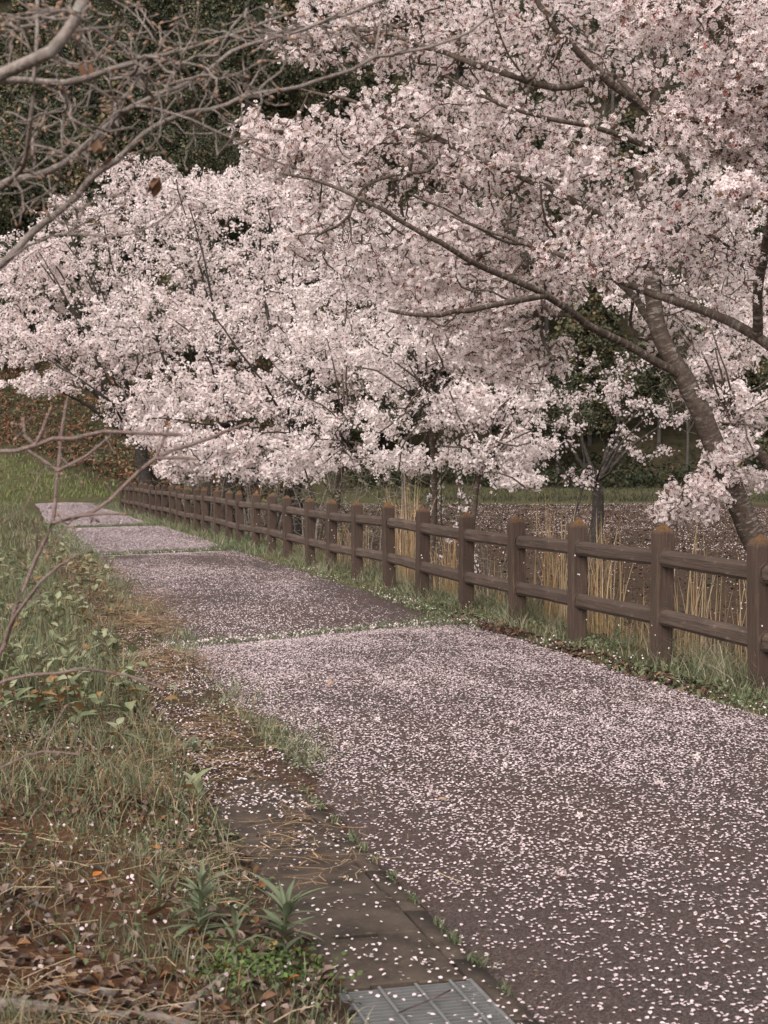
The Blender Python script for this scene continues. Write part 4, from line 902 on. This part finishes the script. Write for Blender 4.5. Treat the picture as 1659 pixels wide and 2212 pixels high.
# seen positions on the bank, (x, y of the foot, height in m, leaves)
broad = [(300, 1530, .24, 8, 'forked broadleaf sapling with pale green leaves reaching over the path edge'), (268, 1470, .3, 10, 'tallest broadleaf sapling beside the straw strip'),
 (225, 1570, .2, 7, 'broadleaf sapling with grey green leaves above the long bare branch'), (180, 1450, .26, 9, 'leafy sapling left of the tallest one'), (130, 1530, .22, 7, 'leafy sapling with drooping leaves on the grassy bank'),
 (85, 1470, .22, 7, 'sapling with dull leaves behind the bare stem'), (40, 1560, .2, 6, 'small leafy sapling near the left edge of the photo'), (230, 1360, .32, 10, 'bushy sapling halfway along the bank'), (160, 1330, .34, 10, 'bushy sapling behind the bare stem fork'),
 (95, 1320, .34, 10, 'pale leafed sapling at the left beside the fork'), (40, 1380, .3, 8, 'leafy sapling low at the left photo edge'), (185, 1270, .4, 12, 'bright green sapling at the far end of the bank thicket'), (120, 1250, .42, 12, 'bright green sapling furthest along the bank thicket'), (60, 1260, .42, 12, 'bright green leafy sapling behind the bare stems'), (15, 1290, .4, 10, 'green sapling cut by the left photo edge'),
 (395, 1545, .16, 4, 'lone red stemmed seedling with four leaves in the petal litter'), (330, 1490, .2, 6, 'orange tinged sapling beside the petal litter'), (260, 1620, .14, 6, 'short sapling with broad grey leaves in the dry grass'), (430, 1735, .1, 4, 'seedling with round pale leaves at the bank edge')]
for q in range(60):
    y = 1215 + 390*r.uniform()**1.2; broad.append((r.uniform(-10, 225 + 60*(y - 1235)/300), y, r.uniform(.22, .46)*(1.1 if y < 1400 else .75), int(r.integers(7, 12)), 'broadleaf sapling crowded in the thicket on the left bank'))
for (x, y, h, nl, lb) in broad:
    rv = ray(x, y); P = np.array([0, 0, CAMH]) + rv*(-CAMH/rv[2])
    for _ in range(6): P = np.array([0, 0, CAMH]) + rv*((TZ(P[0], P[1]) - CAMH)/rv[2])
    plant('broadleaf_sapling', lb, 'plant', P, h, nl, KG, .35, r, 'broadleaf saplings on the left bank')
lance = [(430, 2010, .16, 48, 'large lance leaved weed growing on the bank beside the gutter'), (612, 2060, .15, 42, 'upright lance leaved weed close to the gutter slabs'), (508, 2075, .11, 18, 'small lance leaved weed between the two larger ones'), (345, 1960, .1, 10, 'small lance leaved weed left of the largest one'),
 (1328, 1405, .2, 22, 'lance leaved weed on the verge at the foot of the fence'), (1250, 1385, .2, 18, 'lance leaved weed left of the bushiest one on the verge'), (1060, 1325, .2, 18, 'lance leaved weed at the right end of the nearest weed strip'), (1440, 1420, .16, 14, 'lance leaved weed below the second nearest post'), (955, 2030, .05, 7, 'little weed rosette in the gutter joint')]
for (x, y, h, nl, lb) in lance:
    rv = ray(x, y); P = np.array([0, 0, CAMH]) + rv*(-CAMH/rv[2])
    for _ in range(6): P = np.array([0, 0, CAMH]) + rv*((TZ(P[0], P[1]) - CAMH)/rv[2])
    t = plant('lance_leaf_weed', lb, 'weed', P, h, nl, LG, .1, r, 'lance leaved weeds', 'rosette', (.1, .12, .05))
    if h < .12:
        for o in t.children:
            if o.name.startswith('leaf'): o.scale = tuple(v*h/.14 for v in o.scale)
# feathery low greenery
for (x, y, n, s_, lb) in ((520, 2125, 620, .012, 'bright green feathery weed mat at the foot of the bank'), (640, 2110, 320, .012, 'small bright green feathery patch by the gutter'), (650, 1670, 120, .014, 'grey green weed patch at the asphalt edge'), (415, 1640, 90, .03, 'pale green mugwort clump beside the dry grass'), (485, 1540, 140, .015, 'grey green weed mat in the petal litter')):
    rv = ray(x, y); P0 = np.array([0, 0, CAMH]) + rv*(-CAMH/rv[2]); pos = P0 + r.normal(size=(n, 3))*np.array([.07, .1, 0]); pos[:, 2] = TZ(pos[:, 0], pos[:, 1]).clip(0) + r.uniform(.003, .035, n)
    o = link('weed_mat', leaflets('weed_mat', pos, norm(rdir(n, r) + [0, 0, .8]), np.full(n, s_*1.6), P0, r, [(.12, .2, .05), (.15, .22, .07), (.1, .15, .05)] if y > 2000 else [(.17, .2, .12), (.2, .22, .14)]), M['leaf'], None, P0, 'stuff'); tag(o, lb, 'weed')

# ------------------------------------------------------------------ surface roots, stones, leaves
def on_ground(x, y):
    rv = ray(x, y); P = np.array([0, 0, CAMH]) + rv*(-CAMH/rv[2])
    for _ in range(8): P = np.array([0, 0, CAMH]) + rv*((TZ(P[0], P[1]) - CAMH)/rv[2])
    return P
def rooted(pts, z): return [on_ground(*p) + [0, 0, z] for p in pts]
for q, (pts, rd, lb) in enumerate([([(-80, 2170), (0, 2180), (120, 2192), (240, 2205), (330, 2210), (420, 2235)], .02, 'long pale weathered root lying along the bottom left corner'), ([(390, 2205), (430, 2165), (470, 2130), (482, 2118)], .017, 'short forked pale root stub near the bottom edge'), ([(90, 2150), (170, 2148), (250, 2152)], .012, 'thin pale root behind the long one')]):
    P = rooted(pts, .006); b = P[0].copy(); L = smooth_line(np.array(P), .03); L = L + r.normal(size=L.shape)*.002
    o = link('surface_root', tube_mesh('surface_root', L - b, rd*(1 + .15*np.sin(np.linspace(0, 9, len(L)))), 10), M['bare_bark'], None, b); tag(o, lb, 'root')
k = NB('grey_stone'); M['stone'] = k.fin(k.mix(k.noise(k.co(), 40, 5), (.09, .085, .085), (.2, .19, .19)), .9, .2)
import bmesh
for (x, y, s_, lb) in ((22, 1925, .022, 'grey stone on the red soil at the left edge'), (100, 1985, .018, 'small pale stone on the red soil'), (75, 1955, .012, 'tiny stone right of the grey one')):
    bm = bmesh.new(); bmesh.ops.create_icosphere(bm, subdivisions=2, radius=s_)
    for v in bm.verts: v.co *= 1 + .18*math.sin(v.co.x*190 + v.co.y*130) ; v.co.z *= .65
    me = bpy.data.meshes.new('stone'); bm.to_mesh(me); bm.free(); o = link('stone', me, M['stone'], None, on_ground(x, y) + [0, 0, s_*.3]); tag(o, lb, 'stone')
lv = {c: leaf_mesh('dead_leaf', .06, .035, .6, -.25, col) for c, col in (('orange', (.42, .15, .03)), ('yellow', (.5, .36, .14)), ('brown', (.16, .085, .05)), ('tan', (.3, .2, .13)), ('pale', (.5, .46, .28)))}
for q, (x, y, c, s_, lb) in enumerate([(150, 2068, 'orange', .8, 'curled orange leaf on the red soil'), (590, 2062, 'yellow', 1.0, 'yellow curled leaf beside the gutter weeds'), (428, 2140, 'pale', .9, 'pale yellow leaf near the pale root'), (385, 1470, 'orange', 1.2, 'orange leaf at the edge of the straw strip'), (345, 1840, 'orange', .8, 'small orange leaf in the dry grass'), (200, 1900, 'orange', .7, 'orange leaf flat on the bank'), (312, 1990, 'brown', 1.3, 'large dark brown leaf under the lance weed'), (110, 1700, 'tan', 1.6, 'big tan leaf on the grassy bank'), (430, 2020, 'orange', 1.0, 'orange brown leaf under the largest lance weed'), (560, 2170, 'brown', 1.1, 'brown leaf by the grate'), (390, 2060, 'brown', 1.1, 'red brown leaf on the bank centre'), (350, 2180, 'tan', 1.1, 'tan curled leaf beside the root'), (945, 1755, 'tan', .8, 'lone tan leaf on the asphalt'), (710, 1497, 'tan', 1.0, 'tan leaf on the petals of the nearest stretch'), (1260, 1412, 'yellow', 1.0, 'yellow leaf on the verge edge below the fence'), (450, 1590, 'brown', 1.0, 'brown leaf at the left straw edge'), (55, 1395, 'orange', 1.1, 'orange leaf among the left saplings'), (1310, 1440, 'brown', 1.3, 'dark brown leaf among the verge litter'), (845, 1690, 'brown', .7, 'small brown leaf in the middle of the near asphalt'), (615, 2130, 'orange', 1.0, 'orange leaf next to the grate corner'), (265, 1680, 'brown', 1.2, 'brown leaf half hidden in dry grass')]):
    P = on_ground(x, y); P[2] = max(P[2], 0 if x > 500 else P[2]) + .012; o = link('dead_leaf', lv[c], M['dryleaf'], None, P); o.rotation_euler = (r.uniform(-.3, .3), r.uniform(-.4, .4), r.uniform(0, 6.28)); o.scale = (s_,)*3; tag(o, lb, 'leaf', 'single dead leaves')
P = on_ground(960, 2185); P[2] = .012
tw = thing('twig', 'thin forked brown twig lying across the steel grate', 'twig', P)
link('stem', tube_mesh('stem', [(-.13, -.1, 0), (-.03, 0, .004), (.02, .07, .002)], .0025, 5), M['red_bark'], tw); link('side_shoot', tube_mesh('side_shoot', [(-.03, 0, .004), (.02, -.01, .01), (.05, -.05, .004)], .0016, 5), M['red_bark'], tw)

# ------------------------------------------------------------------ bare tree and bare shrub in the left foreground
def bare(name, label, seed, base, limbs, blobs, bark, tip, step, dry=(), dens=1.0, cat='tree', fat=1.0):
    s = Skel(seed); 
    for (pts, r0, r1) in limbs: s.limb(pts, r0*fat, r1*fat, step=step*1.3, wob=.004)
    s.grow(blob_pts(s.r, blobs, dens), step=step, wob=.003, curve=.5, back=.75); s.finish(tip=tip, ex=.45)
    base = np.asarray(base, float); t = thing(name, label, cat, base)
    m = s.tubes('trunk', s.R > .006, 8, base); link('trunk', m, M[bark], t)
    m = s.tubes('branches', s.R <= .006, 5, base)
    if m: link('branches', m, M[bark], t, kind='stuff')
    tips = np.where(s.tip)[0]; V = stamp(np.array([(1, 0, 0), (-.5, .87, 0), (-.5, -.87, 0), (0, 0, 4.5), (1.2, .3, 1.4), (-.8, .9, 1.4), (-.4, -1.2, 1.4)]), s.P[tips], s.D[tips] + 1e-6, np.full(len(tips), .0028), s.r.uniform(0, 6, len(tips)))
    F = [(0, 1, 5), (0, 5, 4), (1, 2, 6), (1, 6, 5), (2, 0, 4), (2, 4, 6), (4, 5, 3), (5, 6, 3), (6, 4, 3)]
    link('buds', mesh_np('buds', V - base, [rep(F, len(tips), 7)], {'tint': np.tile([.3, .2, .14], (len(V), 1))}), M['dryleaf'], t, kind='stuff')
    for (x, y, d, c, s_, rot) in dry:
        for a in (0, 1.1, 2.3):
            o = link('dead_leaf', lv[c], M['dryleaf'], t, W(x, y, d) - base); o.rotation_euler = (rot[0] + a*.25, rot[1], rot[2] + a); o.scale = (s_,)*3
    return t
bb = np.array([-1.75, 2.7, 0]); bb[2] = TZ(bb[0], bb[1])
limbs = [
 ([bb, bb + [.05, .05, .8], bb + [.1, .1, 1.7], bb + [.12, .1, 2.6]], .07, .045),
 ([bb + [.07, .07, 1.2]] + WL((-180, 720, 2.9), (0, 570, 2.95), (80, 490, 3), (150, 430, 3), (200, 372, 3), (235, 350, 3), (280, 310, 3.02), (340, 265, 3.05), (400, 243, 3.05), (470, 235, 3.1), (520, 213, 3.1), (600, 203, 3.12), (680, 175, 3.15), (750, 155, 3.15), (800, 128, 3.2), (920, 105, 3.2), (1000, 75, 3.25), (1080, 20, 3.25)), .0145, .0035),
 ([bb + [.1, .1, 1.6]] + WL((-180, 500, 2.8), (0, 400, 2.85), (60, 385, 2.85), (130, 360, 2.9), (190, 315, 2.9), (250, 255, 2.95), (300, 225, 2.95), (360, 200, 3), (440, 160, 3), (490, 110, 3), (560, 85, 3.05), (640, 60, 3.05), (720, 35, 3.1), (829, 0, 3.1)), .0125, .004),
 ([bb + [.12, .1, 2.2]] + WL((-150, 230, 2.3), (0, 160, 2.35), (80, 120, 2.35), (140, 70, 2.4), (175, 20, 2.4), (195, -60, 2.4)), .017, .0125),
 ([bb + [.12, .1, 2.3]] + WL((-100, 190, 2.6), (0, 178, 2.65), (150, 182, 2.7), (250, 150, 2.7), (400, 115, 2.75), (500, 80, 2.8), (620, 30, 2.8)), .008, .0028),
 (WL((40, 400, 2.85), (62, 330, 2.6), (80, 220, 2.5), (86, 100, 2.5), (80, -20, 2.5)), .007, .004),
 (WL((300, 228, 2.95), (420, 262, 2.9), (520, 300, 2.9), (600, 340, 2.95), (650, 355, 3)), .004, .002),
 (WL((20, 548, 2.95), (135, 505, 2.8), (270, 502, 2.75), (350, 470, 2.75), (400, 412, 2.75)), .0035, .002),
 (WL((800, 128, 3.2), (815, 90, 3.2), (835, 30, 3.2), (850, -20, 3.2)), .004, .002),
 (WL((520, 213, 3.1), (560, 140, 3.1), (580, 60, 3.1), (590, 10, 3.1)), .004, .002)]
blobs = [(220, 110, 2.8, 260, 130, .4, 120), (330, 250, 2.95, 300, 120, .35, 110), (90, 330, 2.8, 150, 160, .35, 70), (640, 80, 3.1, 200, 80, .25, 50), (850, 90, 3.2, 120, 50, .15, 12), (80, 30, 2.6, 200, 60, .4, 50), (430, 120, 2.7, 250, 110, .3, 60), (150, 440, 2.8, 150, 70, .2, 20)]
bare('bare_tree', 'blurred leafless grey tree reaching in from the upper left corner', 31, bb, limbs, blobs, 'bare_bark', .00125, .03, dens=1.6, fat=.78, dry=[(205, 330, 3, 'tan', .62, (1.8, 0, .3)), (215, 362, 3, 'tan', .55, (2.2, .3, 1.2)), (343, 385, 2.9, 'brown', .65, (-1.5, .2, .4)), (197, 172, 2.8, 'brown', .7, (1.2, .4, 2))])
sb = on_ground(-140, 1760); sb[2] -= .02
limbs = [
 ([sb] + WL((-60, 1560, 3.3), (0, 1398, 3.2), (15, 1368, 3.2), (32, 1310, 3.2), (50, 1266, 3.2), (85, 1193, 3.2), (114, 1146, 3.2), (122, 1090, 3.2), (126, 1029, 3.2), (131, 979, 3.2), (141, 920, 3.2), (150, 860, 3.2)), .0085, .0022),
 (WL((114, 1146, 3.2), (187, 1114, 3.2), (260, 1055, 3.25), (331, 994, 3.25), (400, 965, 3.3), (483, 938, 3.3), (530, 920, 3.3)), .0055, .0018),
 (WL((331, 994, 3.25), (345, 960, 3.25), (360, 925, 3.25)), .0028, .0016), (WL((331, 994, 3.25), (370, 990, 3.25), (410, 996, 3.25)), .0025, .0016),
 (WL((117, 1134, 3.2), (173, 1120, 3.15), (220, 1118, 3.1), (264, 1120, 3.1)), .0028, .0016), (WL((126, 1029, 3.2), (180, 985, 3.2), (234, 944, 3.2)), .003, .0016), (WL((126, 1026, 3.2), (85, 990, 3.2), (55, 970, 3.2)), .0028, .0016),
 ([sb] + WL((-90, 1400, 3), (-70, 1100, 2.9), (-40, 985, 2.9), (0, 973, 2.9), (44, 974, 2.9), (88, 953, 2.9), (126, 945, 2.9), (164, 947, 2.9), (211, 932, 2.95), (293, 935, 2.95), (390, 938, 3)), .0062, .0024),
 (WL((88, 953, 2.9), (98, 910, 2.9), (105, 875, 2.9)), .003, .0015), (WL((60, 965, 2.9), (50, 935, 2.9), (49, 905, 2.9)), .0028, .0015),
 ([sb] + WL((-80, 1520, 3.2), (0, 1474, 3.2), (59, 1459, 3.2), (117, 1453, 3.2), (176, 1445, 3.2), (234, 1450, 3.25), (293, 1459, 3.25), (352, 1480, 3.25)), .005, .0018),
 ([sb] + WL((-60, 1680, 3.4), (0, 1662, 3.4), (60, 1635, 3.4), (110, 1628, 3.4), (170, 1633, 3.4)), .004, .0016), (WL((85, 1630, 3.4), (110, 1580, 3.4), (140, 1530, 3.4)), .0028, .0014),
 (WL((15, 1368, 3.2), (60, 1300, 3.1), (110, 1240, 3.1), (170, 1205, 3.1)), .003, .0015)]
blobs = [(180, 990, 3.2, 160, 90, .15, 22), (120, 1150, 3.15, 130, 90, .15, 16), (60, 930, 2.95, 70, 60, .1, 8), (340, 1470, 3.25, 40, 20, .05, 5), (60, 1300, 3.2, 70, 100, .1, 8)]
bare('bare_shrub', 'blurred reddish leafless shrub stems at the left edge of the photo', 32, sb, limbs, blobs, 'red_bark', .0011, .03, cat='shrub', fat=1.6)

# leafless thicket behind the fence
def thicket_mesh(seed):
    q = np.random.default_rng(seed); k_ = Skel(seed)
    for j in range(6):
        a = q.uniform(0, 6.28); sp = q.uniform(.3, .9); h = q.uniform(1.3, 2.3)
        k_.limb([(.1*math.cos(a), .1*math.sin(a), -.1), (sp*.4*math.cos(a), sp*.4*math.sin(a), h*.5), (sp*math.cos(a + .2), sp*math.sin(a + .2), h)], .022, .008, step=.12, attach=False, wob=.015)
    at = norm(q.normal(size=(150, 3)))*np.array([1.3, 1.3, 1.3])*q.uniform(.4, 1, (150, 1)) + [0, 0, 1.5]; at = at[at[:, 2] > .3]
    k_.grow(at, step=.14, wob=.012); k_.finish(tip=.0045)
    n = 260; src = q.integers(0, len(k_.P), n); lp = k_.P[src] + q.normal(size=(n, 3))*.03
    return k_.tubes('stems', k_.R > .012, 5, 0), k_.tubes('twigs', k_.R <= .012, 3, 0), leaflets('young_leaves', lp, rdir(n, q), np.full(n, .06), np.zeros(3), q, [(.16, .18, .08), (.2, .19, .1)])
tk = [thicket_mesh(201), thicket_mesh(202)]
rq = np.random.default_rng(64)
for q, (x, u0, lb) in enumerate([(868, 6.7, 'pale leafless thicket left of the striped cherry trunk'), (800, 6.8, 'leafless shrub with thin pale stems behind the middle of the fence'), (735, 7.1, 'leafless shrub at the foot of the twiggy cherry tree'), (670, 7.3, 'leafless brown shrub right of the dark spreading trunk'), (590, 7.2, 'leafless shrub left of the dark spreading trunk'), (545, 7.6, 'leafless shrub between two dark trunks beyond the fence'), (460, 7.3, 'leafless shrub left of the broad cherry trunk'), (415, 7.6, 'leafless shrub near the far end of the fence'), (1060, 7.0, 'low leafless shrub right of the forked young cherry')]):
    d0 = u0/((x - CX)/FPX - SL); P = UD(u0, d0); P[2] = TZ(P[0], P[1]); t = thing('leafless_shrub', lb, 'shrub', P, 'leafless shrubs behind the fence'); sc_ = rq.uniform(.75, 1.05)*(1.25 if d0 > 30 else .95)*(.55 if x > 1000 else 1); t.scale = (sc_*rq.uniform(.9, 1.3),)*2 + (sc_,); t.rotation_euler = (0, 0, rq.uniform(0, 6.28))
    for nm, me, mt in zip(('stems', 'twigs', 'young_leaves'), tk[q % 2], (M['grey_twig'], M['grey_twig'], M['leaf'])): link(nm, me, mt, t, kind=None if nm == 'stems' else 'stuff')
uniq = {o.data.name: o.data for o in C.objects if o.type == 'MESH'}
print('TRIS', sum(len(m.loops) - 2*len(m.polygons) for m in uniq.values()), 'objs', len(C.objects))
